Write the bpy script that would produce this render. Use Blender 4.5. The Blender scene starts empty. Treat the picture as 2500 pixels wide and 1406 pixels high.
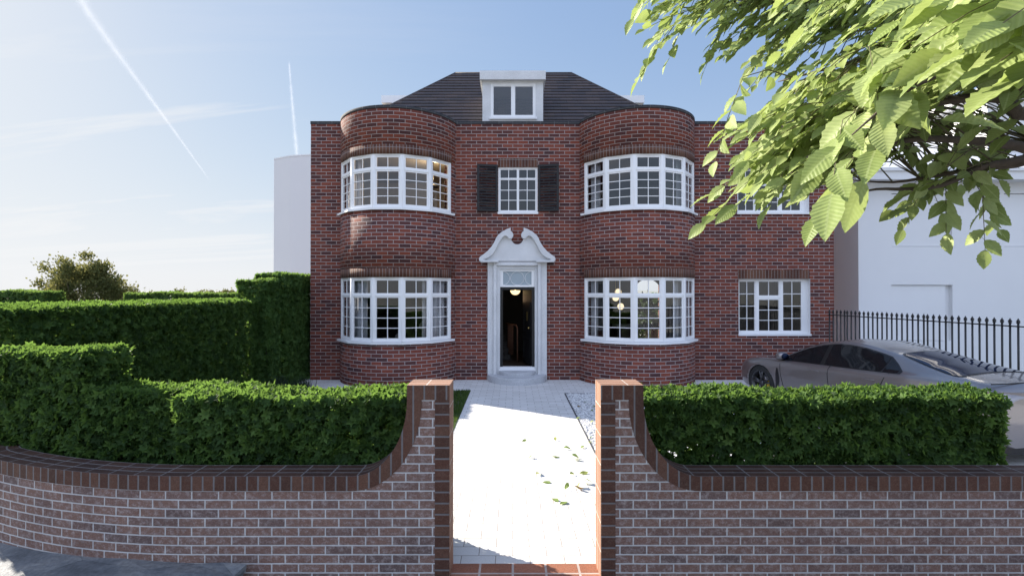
import bpy, bmesh, math, random
import numpy as np
from mathutils import Vector, Matrix

random.seed(7)
RNG = np.random.default_rng(11)
SC = bpy.context.scene
COL = SC.collection
F = 1200.0                      # focal length in photo pixels
CAMZ = 2.4
PITCH = math.atan(9 / F)

def P(x, y, Y):
    """photo pixel + distance in front of the camera -> world point"""
    c = (703 - y) / F
    den = math.cos(PITCH) - c * math.sin(PITCH)
    X = (x - 1252) / F / den * Y
    Z = CAMZ + math.tan(PITCH + math.atan(c)) * Y
    return Vector((X, Y, Z))

# ------------------------------------------------------------------ materials
class NT:
    def __init__(s, name):
        s.m = bpy.data.materials.new(name); s.m.use_nodes = True
        s.t = s.m.node_tree; s.t.nodes.clear()
        s.out = s.t.nodes.new('ShaderNodeOutputMaterial')
    def n(s, typ, **kw):
        nd = s.t.nodes.new('ShaderNode' + typ)
        ins = kw.pop('ins', {})
        for k, v in kw.items(): setattr(nd, k, v)
        for k, v in ins.items():
            if hasattr(v, 'bl_idname') or isinstance(v, bpy.types.NodeSocket):
                s.t.links.new(v if isinstance(v, bpy.types.NodeSocket) else v.outputs[0], nd.inputs[k])
            else: nd.inputs[k].default_value = v
        return nd
    def math(s, op, a, b=0.0, clamp=False):
        return s.n('Math', operation=op, use_clamp=clamp, ins={0: a, 1: b}).outputs[0]
    def mix(s, fac, a, b, blend='MIX'):
        nd = s.n('Mix', data_type='RGBA', blend_type=blend)
        for sock, v in ((nd.inputs[0], fac), (nd.inputs[6], a), (nd.inputs[7], b)):
            if isinstance(v, bpy.types.NodeSocket): s.t.links.new(v, sock)
            else: sock.default_value = v if not isinstance(v, tuple) or len(v) == 4 else (*v, 1)
        return nd.outputs[2]
    def ramp(s, fac, stops, interp='LINEAR'):
        nd = s.n('ValToRGB', ins={0: fac}); cr = nd.color_ramp; cr.interpolation = interp
        while len(cr.elements) < len(stops): cr.elements.new(0.5)
        for e, (p, c) in zip(cr.elements, stops):
            e.position = p; e.color = (*c, 1) if len(c) == 3 else c
        return nd.outputs[0]
    def noise(s, vec, scale, detail=4, rough=.55, col=False):
        ins = {'Scale': scale, 'Detail': detail, 'Roughness': rough}
        if vec is not None: ins['Vector'] = vec
        nd = s.n('TexNoise', ins=ins)
        return nd.outputs[1 if col else 0]
    def bump(s, h, strength=.4, dist=.01):
        return s.n('Bump', ins={'Strength': strength, 'Distance': dist, 'Height': h}).outputs[0]
    def pbr(s, col, rough=.7, normal=None, link=True, **kw):
        nd = s.n('BsdfPrincipled')
        def st(k, v):
            if isinstance(v, bpy.types.NodeSocket): s.t.links.new(v, nd.inputs[k])
            else: nd.inputs[k].default_value = (*v, 1) if isinstance(v, tuple) and len(v) == 3 else v
        st('Base Color', col); st('Roughness', rough)
        if normal is not None: st('Normal', normal)
        for k, v in kw.items(): st(k.replace('_', ' '), v)
        if link: s.surf(nd.outputs[0])
        return nd.outputs[0]
    def surf(s, o): s.t.links.new(o, s.out.inputs[0])

def mat_plain(name, col, rough=.6, var=.12, scale=6, bump=0.0, **kw):
    t = NT(name); tc = t.n('TexCoord').outputs[3]
    nz = t.noise(tc, scale, 5)
    c = t.mix(nz, tuple(v * (1 - var) for v in col), tuple(min(1, v * (1 + var)) for v in col))
    nrm = t.bump(t.noise(tc, scale * 12, 3), bump, .004) if bump else None
    t.pbr(c, rough, nrm, **kw)
    return t.m

def mat_brick(name, bw, rh, mortar, stops, mcol, swap=False, offset=.5, wear=.35, wearcol=(.3, .25, .22), bump=.6, wob=.006, smooth=.25, rough=.85, grain=1.0):
    t = NT(name); uv = t.n('UVMap').outputs[0]
    if swap:
        sp = t.n('SeparateXYZ', ins={0: uv})
        uv = t.n('CombineXYZ', ins={0: sp.outputs[1], 1: sp.outputs[0]}).outputs[0]
    nz = t.noise(uv, 14, 4, .6, True)
    off = t.n('VectorMath', operation='SUBTRACT', ins={0: nz, 1: (.5, .5, .5)}).outputs[0]
    off = t.n('VectorMath', operation='SCALE', ins={0: off, 'Scale': wob}).outputs[0]
    v2 = t.n('VectorMath', operation='ADD', ins={0: uv, 1: off}).outputs[0]
    b = t.n('TexBrick', offset=offset, squash=1.0, ins={'Vector': v2, 'Color1': (0, 0, 0, 1), 'Color2': (1, 1, 1, 1), 'Mortar': (.5, .5, .5, 1),
            'Scale': 1.0, 'Mortar Size': mortar, 'Mortar Smooth': smooth, 'Bias': 0.0, 'Brick Width': bw, 'Row Height': rh})
    col = t.ramp(b.outputs[0], stops)
    n1 = t.noise(uv, 22, 6, .7); n2 = t.noise(uv, 3.2, 3, .5); n3 = t.noise(uv, 75, 3, .6)
    col = t.mix(t.ramp(n1, [(.48, (0, 0, 0)), (.72, (wear, wear, wear))]), col, (*wearcol, 1))
    col = t.mix(1.0, col, t.ramp(n3, [(.3, (1 - .32 * grain,) * 3), (.7, (1 + .2 * grain,) * 3)]), 'MULTIPLY')
    mc = t.mix(n1, tuple(v * .75 for v in mcol), tuple(v * 1.15 for v in mcol))
    col = t.mix(b.outputs[1], col, mc)
    col = t.mix(1.0, col, t.ramp(n2, [(.3, (1 - .14 * grain, 1 - .15 * grain, 1 - .15 * grain)), (.7, (1 + .08 * grain, 1 + .07 * grain, 1 + .05 * grain))]), 'MULTIPLY')
    inv = t.math('SUBTRACT', 1.0, b.outputs[1])
    h = t.math('ADD', inv, t.math('MULTIPLY', n1, .55)); h = t.math('ADD', h, t.math('MULTIPLY', n3, .2))
    t.pbr(col, rough, t.bump(h, bump, .012), Specular_IOR_Level=.3)
    return t.m

M = {}
def mats():
    M['brick'] = mat_brick('house_brick', .283, .0945, .0092,
        [(0, (.060, .025, .027)), (.25, (.105, .033, .027)), (.55, (.170, .044, .029)), (.84, (.218, .057, .034)), (1, (.100, .037, .034))],
        (.35, .295, .28), wear=.18, wearcol=(.25, .10, .07), grain=.75)
    sol = [(0, (.070, .028, .018)), (.5, (.115, .046, .028)), (1, (.15, .072, .045))]
    M['soldier'] = mat_brick('soldier_brick', 3.0, .083, .006, sol, (.26, .23, .22), swap=True, offset=0, wear=.1, bump=.4, wob=.003)
    M['wallbrick'] = mat_brick('garden_wall_brick', .2225, .0751, .0068,
        [(0, (.128, .090, .084)), (.35, (.182, .108, .088)), (.75, (.208, .124, .098)), (1, (.165, .106, .092))],
        (.49, .48, .475), wear=.85, wearcol=(.38, .325, .31), bump=.7, wob=.005)
    cap = [(0, (.066, .030, .020)), (.5, (.092, .039, .025)), (1, (.115, .056, .036))]
    M['cap'] = mat_brick('coping_brick', 3.0, .092, .0095, cap, (.155, .145, .145), swap=True, offset=0, wear=.12, bump=.35, wob=.002, smooth=.5, rough=.7)
    M['captop'] = mat_brick('coping_top_brick', .235, .0875, .0075, [(0, (.040, .019, .014)), (1, (.075, .036, .024))], (.17, .155, .15), offset=0, wear=.1, bump=.3, wob=.002, rough=.75)
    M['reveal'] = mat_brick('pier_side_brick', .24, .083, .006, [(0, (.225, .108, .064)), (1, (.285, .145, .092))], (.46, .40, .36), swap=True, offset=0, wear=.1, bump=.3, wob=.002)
    M['coping'] = mat_brick('dark_coping', .38, .5, .006, [(0, (.020, .022, .026)), (1, (.045, .048, .055))], (.14, .14, .14), offset=0, wear=.3, wearcol=(.1, .1, .11))
    M['paver'] = mat_brick('paving', .31, .155, .0042, [(0, (.57, .56, .545)), (.5, (.61, .605, .59)), (1, (.65, .64, .63))], (.27, .24, .22), wear=.10, wearcol=(.54, .53, .51), bump=.2, wob=.0015, grain=.3)
    # roof tiles
    t = NT('roof_tile'); uv = t.n('UVMap').outputs[0]
    b = t.n('TexBrick', offset=.5, ins={'Vector': uv, 'Color1': (0, 0, 0, 1), 'Color2': (1, 1, 1, 1), 'Mortar': (.5, .5, .5, 1), 'Scale': 1.0, 'Mortar Size': .004, 'Mortar Smooth': .1, 'Brick Width': .42, 'Row Height': .21})
    c = t.ramp(b.outputs[0], [(0, (.046, .038, .038)), (.5, (.066, .050, .047)), (.8, (.084, .061, .053)), (1, (.056, .044, .043))])
    c = t.mix(1.0, c, t.ramp(t.noise(uv, 30, 5, .6), [(.3, (.7, .7, .7)), (.7, (1.25, 1.22, 1.2))]), 'MULTIPLY')
    c = t.mix(b.outputs[1], c, (.008, .008, .009, 1))
    t.pbr(c, .55, t.bump(t.math('SUBTRACT', 1.0, b.outputs[1]), .5, .01)); M['tile'] = t.m
    # white render with speckle
    for key, nm, a, bcol, sc in (('render', 'speckled_render', (.50, .505, .515), (.68, .685, .69), 90), ('stone', 'step_stone', (.33, .34, .36), (.50, .51, .53), 60)):
        t = NT(nm); tc = t.n('TexCoord').outputs[3]
        nz = t.noise(tc, sc, 3, .7); lo = t.noise(tc, 2.5, 4)
        c = t.ramp(nz, [(.36, a), (.52, bcol)])
        c = t.mix(1.0, c, t.ramp(lo, [(.3, (.88, .88, .88)), (.7, (1.04, 1.04, 1.04))]), 'MULTIPLY')
        t.pbr(c, .85, t.bump(nz, .35, .006)); M[key] = t.m
    M['white'] = mat_plain('white_paint', (.80, .80, .80), .38, .02)
    M['sill'] = mat_plain('white_sill', (.78, .78, .785), .4, .03)
    M['black'] = mat_plain('black_paint', (.006, .006, .007), .6, .1)
    M['doorblack'] = mat_plain('door_black', (.005, .005, .006), .5, .1)
    M['iron'] = mat_plain('railing_black', (.012, .012, .013), .4, .15)
    M['clay'] = mat_plain('pale_render', (.70, .70, .70), .85, .035, 1.2, .12)
    M['clay3'] = mat_plain('grey_render', (.63, .62, .63), .85, .03, .6, .1)
    M['clay2'] = mat_plain('pale_roof_render', (.70, .70, .71), .8, .03, 1.0)
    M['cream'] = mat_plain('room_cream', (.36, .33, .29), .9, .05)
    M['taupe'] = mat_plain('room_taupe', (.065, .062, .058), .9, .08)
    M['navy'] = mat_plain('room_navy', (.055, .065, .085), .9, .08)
    M['wood'] = mat_plain('dark_floor', (.07, .05, .038), .4, .25, 3)
    M['brass'] = mat_plain('brass', (.55, .40, .14), .3, .05, Metallic=1.0)
    M['bark'] = mat_plain('bark', (.10, .078, .06), .9, .45, 25, .9)
    M['twig'] = mat_plain('twig', (.12, .10, .055), .8, .3, 20, .2)
    M['curtain'] = mat_plain('curtain_cloth', (.62, .62, .65), .9, .06, 5)
    M['slate'] = None
    t = NT('slate_paving'); tc = t.n('TexCoord').outputs[3]
    mp = t.n('Mapping', ins={0: tc, 'Rotation': (0, 0, .6), 'Scale': (1, 2.6, 1)}).outputs[0]
    n1 = t.noise(mp, 2.2, 8, .68); n2 = t.noise(tc, 30, 6, .7)
    c = t.ramp(n1, [(.25, (.055, .062, .070)), (.5, (.115, .123, .132)), (.62, (.17, .17, .168)), (.8, (.085, .092, .10))])
    c = t.mix(1.0, c, t.ramp(n2, [(.3, (.65, .65, .65)), (.7, (1.25, 1.25, 1.25))]), 'MULTIPLY')
    oi = t.n('ObjectInfo').outputs[5]; c = t.mix(1.0, c, t.ramp(oi, [(0, (.72, .74, .78)), (1, (1.2, 1.2, 1.2))]), 'MULTIPLY')
    t.pbr(c, .7, t.bump(t.math('ADD', n1, t.math('MULTIPLY', n2, .35)), .7, .03)); M['slate'] = t.m
    t = NT('asphalt'); tc = t.n('TexCoord').outputs[3]
    c = t.ramp(t.noise(tc, 60, 4, .7), [(.3, (.13, .128, .125)), (.7, (.20, .197, .19))]); t.pbr(c, .9); M['asphalt'] = t.m
    t = NT('earth_ground'); tc = t.n('TexCoord').outputs[3]
    c = t.ramp(t.noise(tc, .05, 6, .6), [(.35, (.22, .22, .19)), (.65, (.30, .30, .27))]); t.pbr(c, 1.0); M['earth'] = t.m
    t = NT('lawn_soil'); tc = t.n('TexCoord').outputs[3]
    c = t.ramp(t.noise(tc, 40, 5), [(.3, (.02, .035, .012)), (.7, (.05, .075, .02))]); t.pbr(c, .95); M['soil'] = t.m
    t = NT('gravel_base'); tc = t.n('TexCoord').outputs[3]
    v = t.n('TexVoronoi', ins={'Vector': tc, 'Scale': 42.0})
    c = t.ramp(v.outputs[0], [(.0, (.75, .75, .75)), (.35, (.55, .55, .56)), (.6, (.34, .34, .35))])
    t.pbr(c, .9, t.bump(v.outputs[0], -.8, .02)); M['gravel'] = t.m
    M['pebble'] = mat_plain('pebble', (.66, .66, .66), .7, .3, 9)
    M['edging'] = mat_plain('edging', (.05, .05, .055), .8, .2)
    # leaves
    def leafmat(name, cols, trans, tcol, rough=.6, vein=False, spec=.18):
        t = NT(name); at = t.n('Attribute', attribute_name='rnd').outputs[2]
        c = t.ramp(at, [(i / (len(cols) - 1), q) for i, q in enumerate(cols)])
        tr = t.mix(.5, c, (*tcol, 1))
        nrm = None
        if vein:
            uv = t.n('UVMap').outputs[0]; sp = t.n('SeparateXYZ', ins={0: uv})
            au = t.math('ABSOLUTE', sp.outputs[0])
            ph = t.math('SUBTRACT', sp.outputs[1], t.math('MULTIPLY', au, .55))
            w = t.math('SINE', t.math('MULTIPLY', ph, 75.0))
            w01 = t.math('ADD', t.math('MULTIPLY', w, .5), .5)
            mid = t.math('LESS_THAN', au, .022)
            c = t.mix(1.0, c, t.ramp(w01, [(0, (.90, .92, .88)), (.55, (1, 1, 1)), (1, (1.05, 1.04, 1.05))]), 'MULTIPLY')
            c = t.mix(mid, c, (.33, .40, .16, 1))
            tc = t.n('TexCoord').outputs[3]
            c = t.mix(1.0, c, t.ramp(t.noise(tc, 40, 4), [(.3, (.86, .86, .86)), (.7, (1.1, 1.1, 1.1))]), 'MULTIPLY')
            nrm = t.bump(w01, .3, .003)
            tr = t.mix(.5, c, (*tcol, 1))
        p = t.pbr(c, rough, nrm, link=False, Specular_IOR_Level=spec)
        q = t.n('BsdfTranslucent', ins={0: tr}).outputs[0]
        t.surf(t.n('MixShader', ins={0: trans, 1: p, 2: q}).outputs[0])
        return t.m
    M['hedge'] = leafmat('hedge_leaf', [(.017, .040, .011), (.028, .062, .015), (.050, .100, .023), (.095, .165, .040)], .40, (.30, .50, .085))
    M['hedgefar'] = leafmat('hedge_leaf_pale', [(.030, .065, .018), (.055, .105, .028), (.10, .17, .045)], .40, (.34, .52, .10))
    M['hedgedark'] = leafmat('hedge_leaf_dark', [(.026, .060, .018), (.042, .090, .024), (.066, .13, .034), (.10, .18, .05)], .38, (.34, .54, .10))
    M['bush'] = leafmat('olive_leaf', [(.065, .085, .028), (.12, .145, .05), (.20, .22, .09)], .4, (.24, .20, .06), .6)
    M['beech'] = leafmat('beech_leaf', [(.21, .275, .085), (.31, .385, .135), (.41, .48, .20)], .38, (.42, .52, .12), .45, True)
    M['fallen'] = leafmat('fallen_leaf', [(.15, .22, .06), (.22, .30, .09), (.30, .30, .08)], .3, (.3, .36, .06), .5, True)
    M['brownleaf'] = leafmat('brown_leaf', [(.20, .11, .05), (.30, .17, .07)], .25, (.4, .2, .06), .6, True)
    M['grass'] = leafmat('grass_blade', [(.03, .07, .012), (.05, .10, .02), (.09, .13, .03)], .35, (.18, .26, .03))
    M['darkgrass'] = leafmat('sedge_blade', [(.02, .035, .02), (.035, .055, .03)], .2, (.06, .1, .03))
    M['darkplant'] = leafmat('house_plant_leaf', [(.01, .02, .01), (.02, .04, .015)], .2, (.05, .1, .03))
    # window glass: clear pane that reflects more at grazing angles
    t = NT('window_glass')
    fr = t.n('Fresnel', ins={'IOR': 1.5}).outputs[0]
    fac = t.math('MULTIPLY', fr, 1.9, True)
    tr = t.n('BsdfTransparent', ins={0: (.92, .94, .95, 1)}).outputs[0]
    gl = t.n('BsdfGlossy', ins={0: (1, 1, 1, 1), 'Roughness': .0}).outputs[0]
    t.surf(t.n('MixShader', ins={0: fac, 1: tr, 2: gl}).outputs[0]); M['glass'] = t.m
    t = NT('sky_tinted_glass'); tc = t.n('TexCoord').outputs[3]
    c = t.mix(t.noise(tc, 3), (.26, .32, .36, 1), (.34, .40, .44, 1))  # fanlight: blue-grey sky reflection painted into the pane colour
    t.pbr(c, .12, None); M['fanglass'] = t.m
    # car
    t = NT('car_paint'); tc = t.n('TexCoord').outputs[3]
    c = t.mix(t.noise(tc, 900, 2), (.24, .215, .21, 1), (.29, .262, .255, 1))
    t.pbr(c, .34, None, Metallic=.7, Coat_Weight=.9, Coat_Roughness=.04); M['paint'] = t.m
    t = NT('car_glass'); t.pbr((.010, .018, .045), .03, None, IOR=1.22); M['carglass'] = t.m
    t = NT('car_side_glass'); t.pbr((.010, .011, .013), .04, None, IOR=1.35); M['sideglass'] = t.m
    M['cartrim'] = mat_plain('car_trim', (.012, .012, .013), .35, .1)
    M['tyre'] = mat_plain('tyre_rubber', (.018, .018, .018), .8, .2, 30, .2)
    M['rim'] = mat_plain('wheel_rim', (.10, .10, .105), .35, .05, Metallic=.8)
    M['yellow'] = mat_plain('brake_caliper', (.75, .48, .02), .4, .05)
    M['chrome'] = mat_plain('bright_metal', (.55, .55, .56), .25, .03, Metallic=1.0)
    M['redlamp'] = mat_plain('red_lens', (.35, .02, .02), .2, .05)
    M['seam'] = mat_plain('panel_gap', (.01, .01, .01), .7, .1)
    def emit(name, col, st):
        t = NT(name); tc = t.n('TexCoord').outputs[3]
        c = t.mix(t.noise(tc, 8), tuple(v * .93 for v in col), col)
        t.surf(t.n('Emission', ins={0: c, 1: st}).outputs[0]); return t.m
    M['lamp'] = emit('lamp_glow', (1.0, .72, .36), .68)
    M['lamp2'] = emit('disc_glow', (1.0, .80, .52), .46)
    M['shade'] = mat_plain('lamp_shade', (.55, .48, .42), .9, .05)
    M['stair'] = mat_plain('stair_stone', (.06, .058, .055), .8, .2)
    M['rail_wood'] = mat_plain('copper_rail', (.28, .13, .08), .4, .1)
    M['pot'] = mat_plain('pot_clay', (.25, .23, .21), .7, .1)
    # vapour trail
    t = NT('vapour'); tc = t.n('TexCoord').outputs[3]
    at = t.n('Attribute', attribute_name='rnd').outputs[2]
    mp = t.n('Mapping', ins={0: tc, 'Scale': (.02, .02, .02)}).outputs[0]
    nz = t.noise(mp, 1.0, 3, .6)
    al = t.math('MULTIPLY', at, t.ramp(nz, [(.3, (.35, .35, .35)), (.65, (1, 1, 1))]), True)
    d = t.n('BsdfDiffuse', ins={0: (.95, .93, .93, 1)}).outputs[0]
    tl = t.n('BsdfTranslucent', ins={0: (.95, .93, .93, 1)}).outputs[0]
    dm = t.n('MixShader', ins={0: .5, 1: d, 2: tl}).outputs[0]
    tp = t.n('BsdfTransparent').outputs[0]
    t.surf(t.n('MixShader', ins={0: al, 1: tp, 2: dm}).outputs[0]); M['vapour'] = t.m
mats()

# ------------------------------------------------------------------ objects
def tag(o, label=None, cat=None, group=None, kind=None):
    if label: o['label'] = label
    if cat: o['category'] = cat
    if group: o['group'] = group
    if kind: o['kind'] = kind
    return o

def empty(name, loc, label=None, cat=None, group=None):
    o = bpy.data.objects.new(name, None); COL.objects.link(o); o.location = loc
    o.empty_display_size = .2
    return tag(o, label, cat, group)

def base_of(parent):
    p = Vector((0, 0, 0))
    while parent is not None:
        p = p + Vector(parent.location); parent = parent.parent
    return p

class MB:
    """collects faces, builds ONE mesh object"""
    def __init__(s): s.v = []; s.f = []; s.uv = []; s.mi = []; s.sm = []
    def face(s, pts, uv=None, mi=0, smooth=False):
        b = len(s.v); s.v.extend([tuple(p) for p in pts]); s.f.append(list(range(b, b + len(pts))))
        if uv is None:
            a, bb, c = Vector(pts[0]), Vector(pts[1]), Vector(pts[2])
            n = Vector((0, 0, 0))
            for i in range(len(pts)):
                p, q = Vector(pts[i]), Vector(pts[(i + 1) % len(pts)])
                n += p.cross(q)
            ax = max(range(3), key=lambda k: abs(n[k]))
            uv = [((p[1], p[2]) if ax == 0 else (p[0], p[2]) if ax == 1 else (p[0], p[1])) for p in pts]
        s.uv.append(uv); s.mi.append(mi); s.sm.append(smooth)
    def box(s, x0, x1, y0, y1, z0, z1, mi=0, skip=''):
        p = lambda a, b, c: (a, b, c)
        if 'f' not in skip: s.face([p(x0, y0, z0), p(x1, y0, z0), p(x1, y0, z1), p(x0, y0, z1)], mi=mi)
        if 'b' not in skip: s.face([p(x1, y1, z0), p(x0, y1, z0), p(x0, y1, z1), p(x1, y1, z1)], mi=mi)
        if 'l' not in skip: s.face([p(x0, y1, z0), p(x0, y0, z0), p(x0, y0, z1), p(x0, y1, z1)], mi=mi)
        if 'r' not in skip: s.face([p(x1, y0, z0), p(x1, y1, z0), p(x1, y1, z1), p(x1, y0, z1)], mi=mi)
        if 't' not in skip: s.face([p(x0, y0, z1), p(x1, y0, z1), p(x1, y1, z1), p(x0, y1, z1)], mi=mi)
        if 'd' not in skip: s.face([p(x0, y1, z0), p(x1, y1, z0), p(x1, y0, z0), p(x0, y0, z0)], mi=mi)
    def fbox(s, fr, a0, a1, b0, b1, c0, c1, mi=0):
        """box in a local frame: a along, b up, c outward"""
        q = [[[fr(a, b, c) for c in (c0, c1)] for b in (b0, b1)] for a in (a0, a1)]
        s.face([q[0][0][1], q[1][0][1], q[1][1][1], q[0][1][1]], mi=mi)
        s.face([q[1][0][0], q[0][0][0], q[0][1][0], q[1][1][0]], mi=mi)
        s.face([q[0][0][0], q[0][0][1], q[0][1][1], q[0][1][0]], mi=mi)
        s.face([q[1][0][1], q[1][0][0], q[1][1][0], q[1][1][1]], mi=mi)
        s.face([q[0][1][1], q[1][1][1], q[1][1][0], q[0][1][0]], mi=mi)
        s.face([q[0][0][0], q[1][0][0], q[1][0][1], q[0][0][1]], mi=mi)
    def tube(s, pts, rad, n=8, cap=True, mi=0):
        pts = [Vector(p) for p in pts]
        if not hasattr(rad, '__len__'): rad = [rad] * len(pts)
        rings = []; up = None
        for i, p in enumerate(pts):
            d = (pts[min(i + 1, len(pts) - 1)] - pts[max(i - 1, 0)]).normalized()
            if up is None:
                up = Vector((0, 0, 1)) if abs(d.z) < .9 else Vector((1, 0, 0))
            a = d.cross(up).normalized(); b = a.cross(d).normalized(); up = b
            rings.append([p + (a * math.cos(2 * math.pi * k / n) + b * math.sin(2 * math.pi * k / n)) * rad[i] for k in range(n)])
        for i in range(len(pts) - 1):
            for k in range(n):
                k2 = (k + 1) % n
                s.face([rings[i][k], rings[i][k2], rings[i + 1][k2], rings[i + 1][k]], smooth=n > 5, mi=mi)
        if cap:
            s.face(rings[0][::-1], mi=mi); s.face(rings[-1], mi=mi)
    def prism(s, poly, ext, mi=0):
        """poly: list of 3D points (planar), extruded by vector ext"""
        ext = Vector(ext); a = [Vector(p) for p in poly]; b = [p + ext for p in a]
        s.face(a, mi=mi); s.face(b[::-1], mi=mi)
        for i in range(len(a)):
            j = (i + 1) % len(a); s.face([a[j], a[i], b[i], b[j]], mi=mi)
    def lathe(s, c, prof, n=24, axis='z', mi=0):
        c = Vector(c)
        def pt(r, h, k):
            t = 2 * math.pi * k / n
            if axis == 'z': return c + Vector((r * math.cos(t), r * math.sin(t), h))
            if axis == 'y': return c + Vector((r * math.cos(t), h, r * math.sin(t)))
            return c + Vector((h, r * math.cos(t), r * math.sin(t)))
        for i in range(len(prof) - 1):
            for k in range(n):
                (r0, h0), (r1, h1) = prof[i], prof[i + 1]
                q = [pt(r0, h0, k), pt(r0, h0, k + 1), pt(r1, h1, k + 1), pt(r1, h1, k)]
                if r0 < 1e-6: q = [q[0], q[2], q[3]]
                elif r1 < 1e-6: q = [q[0], q[1], q[2]]
                s.face(q, smooth=True, mi=mi)
    def build(s, name, mat, parent=None, weld=True, auto=True, recalc=False, bevel=0.0):
        me = bpy.data.meshes.new(name)
        o0 = base_of(parent)
        v = [(p[0] - o0.x, p[1] - o0.y, p[2] - o0.z) for p in s.v]
        me.from_pydata(v, [], s.f); me.update()
        ul = me.uv_layers.new(name='UVMap')
        flat = [c for uv in s.uv for pr in uv for c in pr]
        ul.data.foreach_set('uv', flat)
        me.polygons.foreach_set('material_index', s.mi)
        me.polygons.foreach_set('use_smooth', s.sm)
        for m in (mat if isinstance(mat, (list, tuple)) else [mat]): me.materials.append(m)
        if weld:
            bm = bmesh.new(); bm.from_mesh(me)
            bmesh.ops.remove_doubles(bm, verts=bm.verts, dist=1e-5)
            if recalc: bmesh.ops.recalc_face_normals(bm, faces=bm.faces)
            bm.to_mesh(me); bm.free()
        ob = bpy.data.objects.new(name, me); COL.objects.link(ob)
        if parent is not None: ob.parent = parent
        if bevel:
            md = ob.modifiers.new('edge', 'BEVEL'); md.width = bevel; md.segments = 2; md.limit_method = 'ANGLE'; md.angle_limit = math.radians(40)
            md.harden_normals = False
        return ob

def np_mesh(name, V, Fc, mat, parent=None, rnd=None, uv=None, smooth=False):
    """V (n,3) array, Fc list of arrays (m,k) of faces; rnd per-vertex float; uv per-vertex"""
    me = bpy.data.meshes.new(name); o0 = base_of(parent)
    V = np.asarray(V, dtype=np.float32) - np.array(o0, dtype=np.float32)
    loops = np.concatenate([f.reshape(-1) for f in Fc]).astype(np.int32)
    tot = np.concatenate([np.full(len(f), f.shape[1], np.int32) for f in Fc])
    start = np.concatenate([[0], np.cumsum(tot)[:-1]]).astype(np.int32)
    me.vertices.add(len(V)); me.vertices.foreach_set('co', V.reshape(-1))
    me.loops.add(len(loops)); me.loops.foreach_set('vertex_index', loops)
    me.polygons.add(len(tot)); me.polygons.foreach_set('loop_start', start); me.polygons.foreach_set('loop_total', tot)
    me.update(calc_edges=True)
    if rnd is not None:
        a = me.attributes.new('rnd', 'FLOAT', 'POINT'); a.data.foreach_set('value', np.asarray(rnd, np.float32))
    if uv is not None:
        ul = me.uv_layers.new(name='UVMap'); ul.data.foreach_set('uv', np.asarray(uv, np.float32)[loops].reshape(-1))
    me.polygons.foreach_set('use_smooth', np.full(len(tot), smooth))
    me.materials.append(mat)
    me.validate()
    ob = bpy.data.objects.new(name, me); COL.objects.link(ob)
    if parent is not None: ob.parent = parent
    return ob

def scatter(tv, tf, tuv, pos, tip, nrm, size, rnd):
    """instances template (tv verts: x side, y tip, z normal) at pos with frames -> V, F list, rnd, uv"""
    n = len(pos)
    tip = tip / np.linalg.norm(tip, axis=1, keepdims=True)
    nrm = nrm - tip * np.sum(nrm * tip, axis=1, keepdims=True)
    nrm = nrm / (np.linalg.norm(nrm, axis=1, keepdims=True) + 1e-9)
    sid = np.cross(tip, nrm)
    V = (pos[:, None, :] + size[:, None, None] * (tv[None, :, 0:1] * sid[:, None, :] + tv[None, :, 1:2] * tip[:, None, :] + tv[None, :, 2:3] * nrm[:, None, :]))
    k = len(tv)
    Fs = [(f[None] + (np.arange(n) * k)[:, None, None]).reshape(-1, f.shape[1]) for f in tf]
    return V.reshape(-1, 3), Fs, np.repeat(rnd, k), np.tile(tuv, (n, 1))

def ivy_template():
    out = [(.0, .02), (.40, -.12), (.24, .14), (.64, .34), (.25, .46), (.22, .66), (.0, 1.05), (-.22, .66), (-.25, .46), (-.64, .34), (-.24, .14), (-.40, -.12)]
    v = [(0, .34, .05)] + [(x, y, -.10 * abs(x) - .12 * max(0, y - .5)) for x, y in out]
    f = [(0, i, i % 12 + 1) for i in range(1, 13)]
    f = [(a, b, c) for a, b, c in f]
    tv = np.array(v); return tv, [np.array(f)], tv[:, :2].copy()
IVY = ivy_template()
def rosette_template():
    V, Fc = [], []; rr = random.Random(3)
    for k in range(6):
        t = 2 * math.pi * k / 6 + rr.uniform(-.25, .25); L = rr.uniform(.8, 1.1); el = math.radians(rr.uniform(12, 42)); w = .26
        d = Vector((math.sin(t) * math.cos(el), math.cos(t) * math.cos(el), math.sin(el))); s = Vector((math.cos(t), -math.sin(t), 0)); n = s.cross(d) * -1
        if n.z < 0: n = -n
        b = len(V)
        for a, q, h in ((.04, 0, 0), (.42, -w, .05), (.45, 0, -.02), (.42, w, .05), (.72, -w * .62, .0), (.74, 0, -.05), (.72, w * .62, .0), (L, 0, -.14)):
            V.append(tuple(d * a * L + s * q + n * h))
        Fc += [(b, b + 2, b + 1), (b, b + 3, b + 2), (b + 4, b + 1, b + 2), (b + 4, b + 2, b + 5), (b + 5, b + 2, b + 3), (b + 5, b + 3, b + 6), (b + 7, b + 4, b + 5), (b + 7, b + 5, b + 6)]
    V = np.array(V); return V, [np.array(Fc)], V[:, :2].copy()
ROSETTE = rosette_template()
def small_template():
    v = np.array([(0, 0, 0), (.34, .42, -.05), (0, 1, -.06), (-.34, .42, -.05), (0, .45, .04)])
    return v, [np.array([(0, 1, 4), (1, 2, 4), (2, 3, 4), (3, 0, 4)])], v[:, :2].copy()
SMALL = small_template()
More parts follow.
